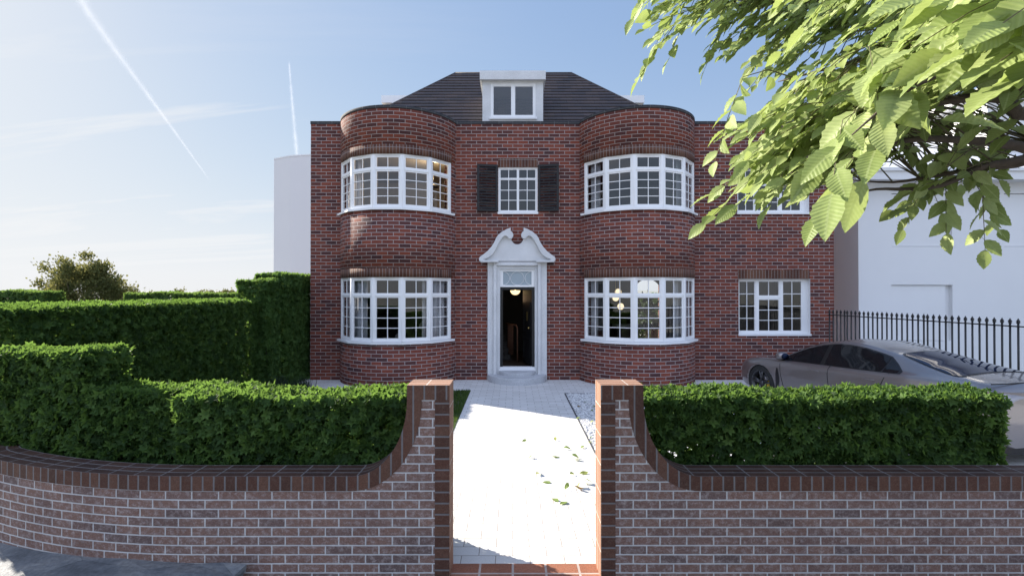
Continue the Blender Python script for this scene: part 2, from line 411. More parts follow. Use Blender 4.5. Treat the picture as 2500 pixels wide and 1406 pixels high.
def beech_template(nseg=12):
    v = []; f = []; uv = []
    for i in range(nseg + 1):
        t = i / nseg
        w = .295 * (math.sin(math.pi * min(1, t ** .8)) ** .85) * (1 - .22 * t)
        zc = -.22 * (t - .35) ** 2
        pl = .016 * (1 if i % 2 else -1) * math.sin(math.pi * t)
        ser = (1.06 if i % 2 else .95) if 0 < i < nseg else 1
        sh = .07 * math.sin(math.pi * t)          # veins run forward towards the edge
        w = max(w, .004)
        for q, frac in ((-2, 1), (-1, .5), (0, 0), (1, .5), (2, 1)):
            sgn = (q > 0) - (q < 0)
            x = sgn * w * frac * (ser if frac == 1 else 1); y = t + sh * frac * (1 - t)
            v.append((x, y, zc + .20 * w * frac + pl * frac)); uv.append((x, y))
    for i in range(nseg):
        for q in range(4):
            a = i * 5 + q; f.append((a, a + 1, a + 6, a + 5))
    b = len(v)
    for x, y in ((-.008, -.14), (.008, -.14), (.008, .02), (-.008, .02)):
        v.append((x, y, 0)); uv.append((0, y))
    f.append((b, b + 1, b + 2, b + 3))
    return np.array(v), [np.array(f)], np.array(uv)
BEECH = beech_template()
# ================================================================== the brick house
WY = 13.4                         # front wall plane
XL, XR = -5.52, 8.76
ZTOP = 6.97
BR, BOFF = 1.63, .44
BAYS = (-3.13, 3.39)
A_WIN = math.radians(65); A_END = math.acos(BOFF / BR)
house = empty('brick_house', (.13, WY, 0), 'red brick house with two round bays, dark tiled hip roof and a white pedimented doorway', 'house')

def wall_grid(mb, x0, x1, z0, z1, y, holes, reveal=.16, back=None):
    xs = sorted({x0, x1, *[h[0] for h in holes], *[h[1] for h in holes]})
    zs = sorted({z0, z1, *[h[2] for h in holes], *[h[3] for h in holes]})
    for i in range(len(xs) - 1):
        for j in range(len(zs) - 1):
            cx, cz = (xs[i] + xs[i + 1]) / 2, (zs[j] + zs[j + 1]) / 2
            if any(h[0] < cx < h[1] and h[2] < cz < h[3] for h in holes): continue
            mb.face([(xs[i], y, zs[j]), (xs[i + 1], y, zs[j]), (xs[i + 1], y, zs[j + 1]), (xs[i], y, zs[j + 1])])
            if back: mb.face([(xs[i + 1], back, zs[j]), (xs[i], back, zs[j]), (xs[i], back, zs[j + 1]), (xs[i + 1], back, zs[j + 1])])
    for a, b, c, d in holes:
        yb = back or y + reveal
        mb.face([(a, y, c), (a, y, d), (a, yb, d), (a, yb, c)]); mb.face([(b, yb, c), (b, yb, d), (b, y, d), (b, y, c)])
        mb.face([(a, y, d), (b, y, d), (b, yb, d), (a, yb, d)]); mb.face([(a, yb, c), (b, yb, c), (b, y, c), (a, y, c)])

W_MID = (-.40, .68, 4.56, 5.80)
W_GR = (6.155, 8.11, 1.25, 2.757)
W_UR = (6.13, 8.09, 4.56, 5.80)
DOOR = (-.36, .61, .27, 3.02)
mb = MB()
for a, b, holes in ((XL, BAYS[0] - 1.57, []), (BAYS[0] + 1.57, BAYS[1] - 1.57, [W_MID, DOOR]), (BAYS[1] + 1.57, XR, [W_GR, W_UR])):
    wall_grid(mb, a, b, 0, ZTOP, WY, holes, back=WY + .3)
for x, s in ((XL, 1), (XR, -1)):                                   # flank walls
    q = [(x, 18.5, 0), (x, WY, 0), (x, WY, ZTOP), (x, 18.5, ZTOP)]
    mb.face(q if s > 0 else q[::-1])
    xi = x + s * .25
    q = [(xi, 18.3, 0), (xi, WY, 0), (xi, WY, ZTOP), (xi, 18.3, ZTOP)]
    mb.face(q[::-1] if s > 0 else q)
ARCH = (4.50, 5.52, .6, 2.35)
wall_grid(mb, XL, XR, 0, ZTOP, 18.5, [(ARCH[0], ARCH[1], ARCH[2], 2.86)])
wall_grid(mb, XL, XR, 0, ZTOP, 18.3, [(ARCH[0], ARCH[1], ARCH[2], 2.86)])
cxa, ra = (ARCH[0] + ARCH[1]) / 2, (ARCH[1] - ARCH[0]) / 2            # round head of the garden window
for k in range(16):
    t0, t1 = math.pi * k / 16, math.pi * (k + 1) / 16
    p0 = (cxa + ra * math.cos(t0), 18.29, ARCH[3] + ra * math.sin(t0)); p1 = (cxa + ra * math.cos(t1), 18.29, ARCH[3] + ra * math.sin(t1))
    mb.face([p0, p1, (p1[0], 18.29, 2.87), (p0[0], 18.29, 2.87)])
def bay_pt(cx, a, r, z): return (cx + r * math.sin(a), WY + BOFF - r * math.cos(a), z)
NB = 40
def bay_band(mb, cx, a0, a1, z0, z1, r=BR, n=None, inner=None, flip=False):
    n = n or max(2, int(NB * abs(a1 - a0) / (2 * A_END)))
    for k in range(n):
        t0, t1 = a0 + (a1 - a0) * k / n, a0 + (a1 - a0) * (k + 1) / n
        q = [bay_pt(cx, t0, r, z0), bay_pt(cx, t1, r, z0), bay_pt(cx, t1, r, z1), bay_pt(cx, t0, r, z1)]
        u = [(cx + t0 * BR, z0), (cx + t1 * BR, z0), (cx + t1 * BR, z1), (cx + t0 * BR, z1)]
        if flip: q, u = q[::-1], u[::-1]
        mb.face(q, u, smooth=True)
def bay_ring(mb, cx, a0, a1, z, r0, r1, up=True):
    n = max(2, int(NB * abs(a1 - a0) / (2 * A_END)))
    for k in range(n):
        t0, t1 = a0 + (a1 - a0) * k / n, a0 + (a1 - a0) * (k + 1) / n
        q = [bay_pt(cx, t0, r1, z), bay_pt(cx, t1, r1, z), bay_pt(cx, t1, r0, z), bay_pt(cx, t0, r0, z)]
        mb.face(q if up else q[::-1])
ZW = ((1.15, 2.766), (4.50, 5.846))
for cx in BAYS:
    for z0, z1 in ((0, 1.09), (2.766, 4.44), (5.846, ZTOP)):
        bay_band(mb, cx, -A_END, A_END, z0, z1)
        bay_band(mb, cx, -A_END, A_END, z0, z1, r=BR - .22, flip=True)
    bay_ring(mb, cx, -A_END, A_END, 1.09, BR - .22, BR); bay_ring(mb, cx, -A_END, A_END, 4.44, BR - .22, BR)
    bay_ring(mb, cx, -A_END, A_END, 2.766, BR - .22, BR, False); bay_ring(mb, cx, -A_END, A_END, 5.846, BR - .22, BR, False)
    for z0, z1 in ((1.09, 2.766), (4.44, 5.846)):
        for s in (-1, 1):
            a, b = sorted((s * (A_WIN + .006), s * A_END))
            bay_band(mb, cx, a, b, z0, z1, n=3); bay_band(mb, cx, a, b, z0, z1, r=BR - .22, n=3, flip=True)
            a = s * (A_WIN + .006); q = [bay_pt(cx, a, BR, z0), bay_pt(cx, a, BR - .22, z0), bay_pt(cx, a, BR - .22, z1), bay_pt(cx, a, BR, z1)]
            mb.face(q if s < 0 else q[::-1])
mb.build('wall', M['brick'], house)

# soldier courses
for cx in BAYS:
    for z0, z1 in ((2.766, 2.985), (5.846, 6.075)):
        m = MB(); A2 = A_WIN + .012
        bay_band(m, cx, -A2, A2, z0 - .004, z1, r=BR + .006); bay_ring(m, cx, -A2, A2, z1, BR - .01, BR + .006)
        bay_ring(m, cx, -A2, A2, z0 - .004, BR - .12, BR + .006, False)
        m.build('brick_lintel', M['soldier'], house)
for a, b, z in ((W_MID[0], W_MID[1], W_MID[3]), (W_GR[0] - .02, W_GR[1] - .02, W_GR[3]), (W_UR[0] - .02, W_UR[1] - .02, W_UR[3])):
    m = MB(); m.box(a, b, WY - .006, WY + .12, z - .004, z + .235); m.build('brick_lintel', M['soldier'], house)

# parapet coping
m = MB()
for a, b in ((XL - .01, BAYS[0] - 1.56), (BAYS[0] + 1.56, BAYS[1] - 1.56), (BAYS[1] + 1.56, XR + .01)):
    m.box(a, b, WY - .012, WY + .3, ZTOP, ZTOP + .08)
for cx in BAYS:
    bay_band(m, cx, -A_END - .02, A_END + .02, ZTOP, ZTOP + .08, r=BR + .012)
    bay_band(m, cx, -A_END - .02, A_END + .02, ZTOP, ZTOP + .08, r=BR - .24, flip=True)
    bay_ring(m, cx, -A_END - .02, A_END + .02, ZTOP + .08, BR - .24, BR + .012)
    bay_ring(m, cx, -A_END - .02, A_END + .02, ZTOP, BR - .03, BR + .012, False)
for x in (XL, XR - .25): m.box(x - .01, x + .26, WY + .3, 18.5, ZTOP, ZTOP + .08)
m.build('parapet_coping', M['coping'], house)

# ---------------- windows
def frame_fn(o, ux, n):
    o, ux, n = Vector(o), Vector(ux).normalized(), Vector(n).normalized()
    return lambda a, b, c: tuple(o + ux * a + n * c + Vector((0, 0, b)))
def light(mf, fr, a0, a1, b0, b1, cols, rows, cf=.036, bar=.017, c=.012):
    mf.fbox(fr, a0, a1, b0, b0 + cf, -.035, c); mf.fbox(fr, a0, a1, b1 - cf, b1, -.035, c)
    mf.fbox(fr, a0, a0 + cf, b0 + cf, b1 - cf, -.035, c); mf.fbox(fr, a1 - cf, a1, b0 + cf, b1 - cf, -.035, c)
    w, h = a1 - a0 - 2 * cf, b1 - b0 - 2 * cf
    for k in range(1, cols):
        x = a0 + cf + w * k / cols; mf.fbox(fr, x - bar / 2, x + bar / 2, b0 + cf, b1 - cf, -.022, c - .004)
    for k in range(1, rows):
        y = b0 + cf + h * k / rows; mf.fbox(fr, a0 + cf, a1 - cf, y - bar / 2, y + bar / 2, -.024, c - .007)
def outer(mf, fr, w, h, fw=.05, c=.028, cb=-.06):
    mf.fbox(fr, 0, w, 0, fw, cb, c); mf.fbox(fr, 0, w, h - fw, h, cb, c)
    mf.fbox(fr, 0, fw, fw, h - fw, cb, c); mf.fbox(fr, w - fw, w, fw, h - fw, cb, c)
def pane(fr, rects, parent):
    m = MB()
    for a0, a1, b0, b1 in rects: m.face([fr(a0, b0, -.008), fr(a1, b0, -.008), fr(a1, b1, -.008), fr(a0, b1, -.008)])
    return m.build('pane', M['glass'], parent)

for cx in BAYS:
    for z0, z1 in ZW:
        mf = MB(); panes = []; Rw = BR - .035; H = z1 - z0; zt = H * .715
        for i in range(5):
            a0, a1 = -A_WIN + 2 * A_WIN * i / 5, -A_WIN + 2 * A_WIN * (i + 1) / 5
            p0, p1 = Vector(bay_pt(cx, a0, Rw, z0)), Vector(bay_pt(cx, a1, Rw, z0))
            am = (a0 + a1) / 2
            fr = frame_fn(p0, p1 - p0, (math.sin(am), -math.cos(am), 0)); w = (p1 - p0).length
            outer(mf, fr, w, H); fw = .05
            mf.fbox(fr, fw, w - fw, zt - .022, zt + .022, -.06, .026)
            light(mf, fr, fw, w - fw, zt + .022, H - fw, 2, 1); light(mf, fr, fw, w - fw, fw, zt - .022, 2, 4)
            panes.append((fr, [(fw, w - fw, zt + .022, H - fw), (fw, w - fw, fw, zt - .022)]))
        for i in range(6):
            a = -A_WIN + 2 * A_WIN * i / 5
            p = Vector(bay_pt(cx, a, Rw - .004, z0)); mf.tube([p, p + Vector((0, 0, H))], .030, 8)
        wo = mf.build('bay_window', M['white'], house)
        for fr, rc in panes: pane(fr, rc, wo)
        ms = MB(); kn = [-A_WIN - .035] + [-A_WIN + 2 * A_WIN * i / 5 for i in range(1, 5)] + [A_WIN + .035]
        for i in range(5):
            q = lambda a, r, z: bay_pt(cx, a, r, z)
            a, b = kn[i], kn[i + 1]; ri, ro = BR - .14, BR + .085; zb, zs = z0 - .062, z0 - .012
            ms.face([q(a, ro, zb), q(b, ro, zb), q(b, ro, zs), q(a, ro, zs)])
            ms.face([q(a, ro, zs), q(b, ro, zs), q(b, ri, z0 + .002), q(a, ri, z0 + .002)])
            ms.face([q(a, ri, zb), q(b, ri, zb), q(b, ro, zb), q(a, ro, zb)])
            if i == 0: ms.face([q(a, ri, zb), q(a, ro, zb), q(a, ro, zs), q(a, ri, z0 + .002)])
            if i == 4: ms.face([q(b, ro, zb), q(b, ri, zb), q(b, ri, z0 + .002), q(b, ro, zs)])
        ms.build('sill', M['sill'], wo)

def flat_window(hole, y, kind, name='window'):
    a0, a1, z0, z1 = hole; mf = MB(); fr = frame_fn((a0, y, z0), (1, 0, 0), (0, -1, 0)); w, h = a1 - a0, z1 - z0; fw = .045
    outer(mf, fr, w, h, fw); rc = []
    if kind == 'mid':
        mid = w / 2; zt = h * .745
        for s in (0, 1):
            x0, x1 = (fw, mid - .012) if s == 0 else (mid + .012, w - fw)
            light(mf, fr, x0, x1, fw, zt - .008, 2, 3, cf=.020, bar=.018); light(mf, fr, x0, x1, zt + .008, h - fw, 2, 1, cf=.020, bar=.018)
            rc += [(x0, x1, fw, zt), (x0, x1, zt, h - fw)]
        mf.fbox(fr, mid - .012, mid + .012, fw, h - fw, -.05, .02)
        for x0, x1 in ((fw, mid - .012), (mid + .012, w - fw)): mf.fbox(fr, x0, x1, zt - .008, zt + .008, -.05, .018)
    else:
        c1, c2 = w * .285, w * .625; zt = h * .655
        mf.fbox(fr, c1 - .025, c1 + .025, fw, h - fw, -.05, .022); mf.fbox(fr, c2 - .025, c2 + .025, fw, h - fw, -.05, .022)
        mf.fbox(fr, c1 + .025, c2 - .025, zt - .025, zt + .025, -.05, .020)
        e = w - .14
        light(mf, fr, fw, c1 - .025, fw, h - fw, 2, 4); light(mf, fr, c2 + .025, e, fw, h - fw, 2, 4)
        light(mf, fr, c1 + .025, c2 - .025, zt + .025, h - fw, 2, 1); light(mf, fr, c1 + .025, c2 - .025, fw, zt - .025, 2, 3)
        mf.fbox(fr, e, w - fw, fw, h - fw, -.05, .018)
        rc += [(fw, c1, fw, h - fw), (c2, e, fw, h - fw), (c1, c2, zt, h - fw), (c1, c2, fw, zt)]
        mf.fbox(fr, w - .004, w + .0, 0, h, -.02, y - WY - .004)            # white lined reveal on the far side
    o = mf.build(name, M['white'], house)
    pane(fr, rc, o)
    ms = MB(); ms.box(a0 - .012, a1 + .012, WY - .05 if kind == 'mid' else WY - .03, y + .02, z0 - .05, z0 + .004); ms.build('sill', M['sill'], o)
flat_window(W_MID, WY + .06, 'mid'); flat_window(W_GR, WY + .14, 'tri'); flat_window(W_UR, WY + .14, 'tri')

# shutters
for s in (-1, 1):
    hx = W_MID[0] - .012 if s < 0 else W_MID[1] + .012
    ang = math.radians(11)
    ux = Vector((s * math.cos(ang), -math.sin(ang), 0)); n = Vector((-math.sin(ang) * s * -1, -math.cos(ang), 0)); n = Vector((s * -math.sin(ang), -math.cos(ang), 0))
    o = Vector((hx, WY - .012, 4.585)); w, h = .565, 1.27
    if s > 0: fr = frame_fn(o, ux, n)
    else:
        fr = frame_fn(o + ux * w, -ux, n)
    m = MB(); fw = .058
    m.fbox(fr, 0, fw, 0, h, -.02, .02); m.fbox(fr, w - fw, w, 0, h, -.02, .02)
    m.fbox(fr, fw, w - fw, 0, fw, -.02, .018); m.fbox(fr, fw, w - fw, h - fw, h, -.02, .018)
    ns = 15
    for k in range(ns):
        b = fw + (h - 2 * fw) * (k + .5) / ns
        q = [fr(fw, b - .022, .014), fr(w - fw, b - .022, .014), fr(w - fw, b + .026, -.016), fr(fw, b + .026, -.016)]
        m.face(q); d = [tuple(Vector(p) + Vector((0, 0, .007))) for p in q]; m.face(d[::-1])
        m.face([q[0], d[0], d[1], q[1]])
    m.build('shutter', M['black'], house)

# ---------------- door surround with a broken swan-neck pediment
def dpx(cx, cy, y=WY):             # pixel of the enlarged doorway -> point on the wall plane
    return (.119 + (cx - 360) * .003496, y, CAMZ + (712 - (520 + cy / 3.195)) * .01117)
mb = MB()
outer_c = [(410, 122), (440, 132), (478, 153), (508, 178), (522, 198), (533, 225), (556, 264), (590, 303), (628, 332), (648, 345), (655, 360), (652, 376), (640, 388), (600, 388)]
inner_c = [(600, 371), (622, 367), (585, 352), (555, 332), (532, 300), (511, 255), (492, 220), (474, 196), (458, 184), (446, 184), (436, 190), (428, 202), (416, 208), (402, 203), (392, 190), (390, 174), (397, 157), (411, 146)]
def swan(sgn):
    pts = [dpx(360 + sgn * (x - 360), y, WY - .20) for x, y in outer_c + inner_c]
    if sgn > 0: pts = pts[::-1]
    mb.prism(pts[::-1] if False else pts, (0, .20, 0))
swan(1); swan(-1)
# tympanum
cut = [(360 + 46 * math.cos(t), 203 + 45 * math.sin(t)) for t in [math.pi * k / 12 for k in range(13)]]
rgt = [(622, 378), (622, 366), (590, 352), (560, 330), (536, 297), (515, 252), (496, 217), (478, 192), (458, 180), (440, 186), (425, 199)]
lft = [(720 - x, y) for x, y in rgt][::-1]
poly = rgt + cut + lft
pts = [dpx(x, y, WY - .10) for x, y in poly]
mb.prism(pts, (0, .10, 0))
def dbox(x0, x1, y0, y1, dep, dep0=0.0):
    a = dpx(x0, y1); b = dpx(x1, y0); mb.box(a[0], b[0], WY - dep, WY - dep0, a[2], b[2])
dbox(80, 215, 372, 388, .245); dbox(505, 640, 372, 388, .245)      # the two pediment feet
dbox(130, 176, 388, 1297, .07); dbox(544, 590, 388, 1297, .07)     # outer jambs
dbox(176, 201, 388, 1272, .13); dbox(519, 544, 388, 1272, .13)     # pilaster strips
dbox(201, 226, 412, 1297, .055); dbox(496, 519, 412, 1297, .055)   # inner architrave
dbox(201, 519, 384, 412, .125); dbox(226, 496, 412, 440, .052)
mb.build('door_surround', M['render'], house, bevel=.008)

# doorway
def dX(x): return dpx(x, 0)[0]
def dZ(y): return dpx(0, y)[2]
m = MB()
x0, x1, zb, zt = dX(226), dX(496), dZ(577), dZ(441)
fr = frame_fn((x0, WY + .02, zb), (1, 0, 0), (0, -1, 0)); w, h = x1 - x0, zt - zb; fw = .085
m.fbox(fr, 0, w, 0, .05, -.06, .03); m.fbox(fr, 0, w, h - .05, h, -.06, .03); m.fbox(fr, 0, fw, .05, h - .05, -.06, .03); m.fbox(fr, w - fw, w, .05, h - .05, -.06, .03)
r = (h - .1) / 2 - .004
def ring(c, r, t0, t1):
    pts = [fr(c + r * math.cos(t), .05 + (h - .1) / 2 + r * math.sin(t), .004) for t in [t0 + (t1 - t0) * k / 24 for k in range(25)]]
    m.tube(pts, .0065, 6)
ring(w / 2, r, 0, 2 * math.pi); ring(fw - .01 + .0, r, -math.pi / 2, math.pi / 2); ring(w - fw + .01, r, math.pi / 2, 1.5 * math.pi)
fan = m.build('fanlight', M['white'], house); pane(fr, [(fw, w - fw, .05, h - .05)], fan).data.materials[0] = M['fanglass']
m = MB()
z0 = dZ(1197)
m.box(x0, x0 + .075, WY + .0, WY + .09, z0, zb); m.box(x1 - .075, x1, WY + .0, WY + .09, z0, zb); m.box(x0 + .075, x1 - .075, WY, WY + .09, zb - .075, zb)
m.build('door_frame', M['doorblack'], house)
m = MB(); m.box(x0 - .02, x1 + .02, WY - .06, WY + .10, dZ(1230), dZ(1212)); m.box(x0 + .0, x1 - .0, WY - .03, WY + .10, dZ(1212), z0); m.build('threshold', M['sill'], house)
ph, pe = Vector((x1 - .08, WY + .11, z0)), Vector((x1 - .30, WY + .98, z0))
fr = frame_fn(ph, pe - ph, Vector((pe - ph)).cross(Vector((0, 0, 1))) * -1); L = (pe - ph).length
m = MB(); m.fbox(fr, 0, L, 0, zb - z0 - .08, -.045, 0)
for a, b, c, d in ((.1, L - .1, .15, .75), (.1, L - .1, .9, 1.75)):
    m.fbox(fr, a, b, c, c + .03, 0, .012); m.fbox(fr, a, b, d - .03, d, 0, .012); m.fbox(fr, a, a + .03, c + .03, d - .03, 0, .012); m.fbox(fr, b - .03, b, c + .03, d - .03, 0, .012)
door = m.build('front_door', M['doorblack'], house)
m = MB(); m.fbox(fr, L * .48, L * .48 + .05, 1.22, 1.47, .0, .012); m.build('letter_plate', M['brass'], door)
m = MB(); c = Vector(fr(L * .2, 1.03, .03)); m.lathe(c - Vector((0, 0, .03)), [(0, 0), (.02, .005), (.03, .03), (.02, .055), (0, .06)], 12); m.build('knob', M['brass'], door)

# steps
for r, z0, z1, nm in ((.79, 0, .172, 'doorstep'), (.49, .172, .268, 'doorstep')):
    m = MB(); n = 36; c = (.119, WY - .02)
    arc = [(c[0] + r * math.cos(math.pi + math.pi * k / n), c[1] + r * math.sin(math.pi + math.pi * k / n)) for k in range(n + 1)]
    m.face([(x, y, z1) for x, y in arc]); 
    for k in range(n):
        (ax, ay), (bx, by) = arc[k], arc[k + 1]
        m.face([(ax, ay, z0), (bx, by, z0), (bx, by, z1), (ax, ay, z1)], smooth=True)
    m.face([(arc[-1][0], arc[-1][1], z0), (arc[0][0], arc[0][1], z0), (arc[0][0], arc[0][1], z1), (arc[-1][0], arc[-1][1], z1)])
    m.build(nm, M['stone'], house, bevel=.012)

# ---------------- roof
EZ, RZ, EY, RY = 6.9, 9.79, 13.72, 16.6
RXL, RXR, EXL, EXR = -1.95, 1.99, -4.86, 4.92
roof = MB(); NR = 19
def slope(eL, eR, tL, tR):
    eL, eR, tL, tR = map(Vector, (eL, eR, tL, tR)); n = (eR - eL).cross(tL - eL).normalized(); ex = (eR - eL).normalized(); Ls = abs((tL - eL).dot(ex.cross(n))) or 1
    Ls = ((tL - eL) - ex * (tL - eL).dot(ex)).length
    for i in range(NR):
        a, b = i / NR, (i + 1) / NR
        l0, r0, l1, r1 = eL.lerp(tL, a), eR.lerp(tR, a), eL.lerp(tL, b), eR.lerp(tR, b)
        up = n * .030; lo = n * .004
        def uv(p, q): return ((p - eL).dot(ex), q * NR * .21)
        q = [l0 + up, r0 + up, r1 + lo, l1 + lo]
        roof.face(q, [uv(q[0], a + .0001), uv(q[1], a + .0001), uv(q[2], b - .0001), uv(q[3], b - .0001)])
        q = [l0 - n * .01, r0 - n * .01, r0 + up, l0 + up]
        roof.face(q, [uv(q[0], a + .1 / NR), uv(q[1], a + .1 / NR), uv(q[2], a + .11 / NR), uv(q[3], a + .11 / NR)])
BY = 18.2
slope((EXL, EY, EZ), (EXR, EY, EZ), (RXL, RY, RZ), (RXR, RY, RZ))
slope((EXL, BY, EZ), (EXL, EY, EZ), (RXL, RY + .2, RZ), (RXL, RY, RZ))
slope((EXR, EY, EZ), (EXR, BY, EZ), (RXR, RY, RZ), (RXR, RY + .2, RZ))
slope((EXR, BY, EZ), (EXL, BY, EZ), (RXR, RY + .2, RZ), (RXL, RY + .2, RZ))
roof.face([(RXL, RY, RZ), (RXR, RY, RZ), (RXR, RY + .2, RZ), (RXL, RY + .2, RZ)])
ro = roof.build('roof', M['tile'], house)
m = MB()
for a, b in (((EXL, EY, EZ), (RXL, RY, RZ)), ((EXR, EY, EZ), (RXR, RY, RZ)), ((RXL, RY, RZ), (RXR, RY, RZ))):
    m.tube([Vector(a) + Vector((0, 0, .0)), Vector(b) + Vector((0, 0, .0))], .038, 6)
m.build('ridge', M['tile'], ro)
m = MB()
for a, b, c, d in ((XL + .02, XR - .02, WY + .1, 18.4),): m.face([(a, c, 6.72), (b, c, 6.72), (b, d, 6.72), (a, d, 6.72)])
for cx in BAYS:
    n = 20; m.face([bay_pt(cx, -A_END + 2 * A_END * k / n, BR - .1, 6.72) for k in range(n + 1)])
m.build('flat_roof', M['coping'], house)

# front dormer
DY = 13.9
m = MB()
xa, xb, za, zt = -.862, .86, 7.16, 8.36
wx0, wx1, wz0, wz1 = -.625, .645, 7.335, 8.30
wall_grid(m, xa, xb, za, zt, DY, [(wx0, wx1, wz0, wz1)], reveal=.12)
for x, s in ((xa, 1), (xb, -1)):
    q = [(x, 16.4, za), (x, DY, za), (x, DY, zt), (x, 16.4, zt)]; m.face(q if s > 0 else q[::-1])
m.box(-.93, .925, DY - .13, 16.6, 8.36, 8.605)
dm = m.build('dormer', M['render'], house)
mf = MB(); fr = frame_fn((wx0, DY + .04, wz0), (1, 0, 0), (0, -1, 0)); w, h = wx1 - wx0, wz1 - wz0
outer(mf, fr, w, h, .04)
mf.fbox(fr, w / 2 - .022, w / 2 + .022, .04, h - .04, -.05, .02)
light(mf, fr, .04, w / 2 - .022, .04, h - .04, 1, 1); light(mf, fr, w / 2 + .022, w - .04, .04, h - .04, 1, 1)
dw = mf.build('dormer_window', M['white'], dm)
m = MB(); m.face([fr(.04, .04, -.01), fr(w - .04, .04, -.01), fr(w - .04, h - .04, -.01), fr(.04, h - .04, -.01)]); m.build('dormer_pane', M['glass'], dm)
m = MB(); m.box(wx0 - .04, wx1 + .04, DY - .05, DY + .05, wz0 - .06, wz0 - .001); m.build('dormer_sill', M['sill'], dm)
m = MB(); m.box(xa + .05, xb - .05, DY + .2, 15.2, 7.17, 7.2); m.face([(xa + .05, 15.2, 7.2), (xb - .05, 15.2, 7.2), (xb - .05, 15.2, 8.35), (xa + .05, 15.2, 8.35)])
m.face([(xa + .04, 14.0, 8.34), (xa + .04, 15.2, 8.34), (xb - .04, 15.2, 8.34), (xb - .04, 14.0, 8.34)]); m.build('dormer_room', M['cream'], dm)
# side dormers
for xo, xi, s in ((-4.16, -2.7, -1), (4.16, 2.75, 1)):
    m = MB(); a, b = sorted((xo, xi)); m.box(a, b, 15.5, 17.3, 8.37, 8.60)
    c, d = sorted((xo - s * .14, xi)); m.box(c, d, 15.62, 17.2, 7.15, 8.37); m.build('side_dormer', M['white'], house)

# ---------------- rooms behind the glass
def room(x0, x1, z0, z1, yb, mat, bays=(), yf=WY + .3):
    m = MB()
    m.face([(x0, yb, z0), (x1, yb, z0), (x1, yb, z1), (x0, yb, z1)])
    m.face([(x0, yb, z0), (x0, yf, z0), (x0, yf, z1), (x0, yb, z1)][::-1]); m.face([(x1, yf, z0), (x1, yb, z0), (x1, yb, z1), (x1, yf, z1)])
    m.face([(x0, yf, z1), (x0, yb, z1), (x1, yb, z1), (x1, yf, z1)])
    for cx in bays:
        n = 16; arc = [bay_pt(cx, -A_END + 2 * A_END * k / n, BR - .1, z1) for k in range(n + 1)]
        m.face([(cx + 1.5, yf, z1), (cx - 1.5, yf, z1)] + arc)
    return m.build('interior_wall', mat, house)
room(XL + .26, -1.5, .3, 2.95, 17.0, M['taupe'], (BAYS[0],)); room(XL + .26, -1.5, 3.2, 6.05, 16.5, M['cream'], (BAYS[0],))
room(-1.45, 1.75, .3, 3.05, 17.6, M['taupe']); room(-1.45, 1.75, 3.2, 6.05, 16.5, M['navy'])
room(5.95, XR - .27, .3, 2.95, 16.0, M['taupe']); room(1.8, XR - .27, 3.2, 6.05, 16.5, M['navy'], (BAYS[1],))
m = MB()                                                            # right front room runs through to the arched garden window
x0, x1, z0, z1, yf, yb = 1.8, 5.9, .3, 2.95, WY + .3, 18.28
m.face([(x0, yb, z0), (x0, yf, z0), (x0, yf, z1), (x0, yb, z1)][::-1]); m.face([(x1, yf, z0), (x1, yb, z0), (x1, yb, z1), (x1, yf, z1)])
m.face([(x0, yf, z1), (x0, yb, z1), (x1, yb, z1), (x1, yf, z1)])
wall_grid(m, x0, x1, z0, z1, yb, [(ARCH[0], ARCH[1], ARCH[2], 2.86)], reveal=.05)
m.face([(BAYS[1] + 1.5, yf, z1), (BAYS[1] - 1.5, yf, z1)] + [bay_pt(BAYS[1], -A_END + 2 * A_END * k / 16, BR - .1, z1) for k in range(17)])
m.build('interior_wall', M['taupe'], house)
m = MB()
for z in (.28, 3.15):
    m.face([(XL + .25, WY + .01, z), (XR - .25, WY + .01, z), (XR - .25, 18.29, z), (XL + .25, 18.29, z)])
    for cx in BAYS: m.face([bay_pt(cx, -A_END + 2 * A_END * k / 16, BR - .1, z - .004) for k in range(17)])
m.build('interior_floor', M['wood'], house)
m = MB()                                                            # staircase in the hall
for k in range(9): m.box(-.85 - .02 * k, -.08 - .055 * k, 15.2 + .24 * k, 15.2 + .24 * (k + 1), .29, .46 + .17 * k)
st = m.build('staircase', M['stair'], house)
m = MB()
for k in range(6): m.tube([(.0 - .03 * k, 15.05 + .09 * k, .46), (.0 - .03 * k, 15.05 + .09 * k, 1.38)], .011, 6)
m.tube([(.14, 14.98, .3), (.14, 14.98, 1.3), (.10, 15.0, 1.38), (-.25, 15.6, 1.40)], .022, 8)
m.build('handrail', M['rail_wood'], st)

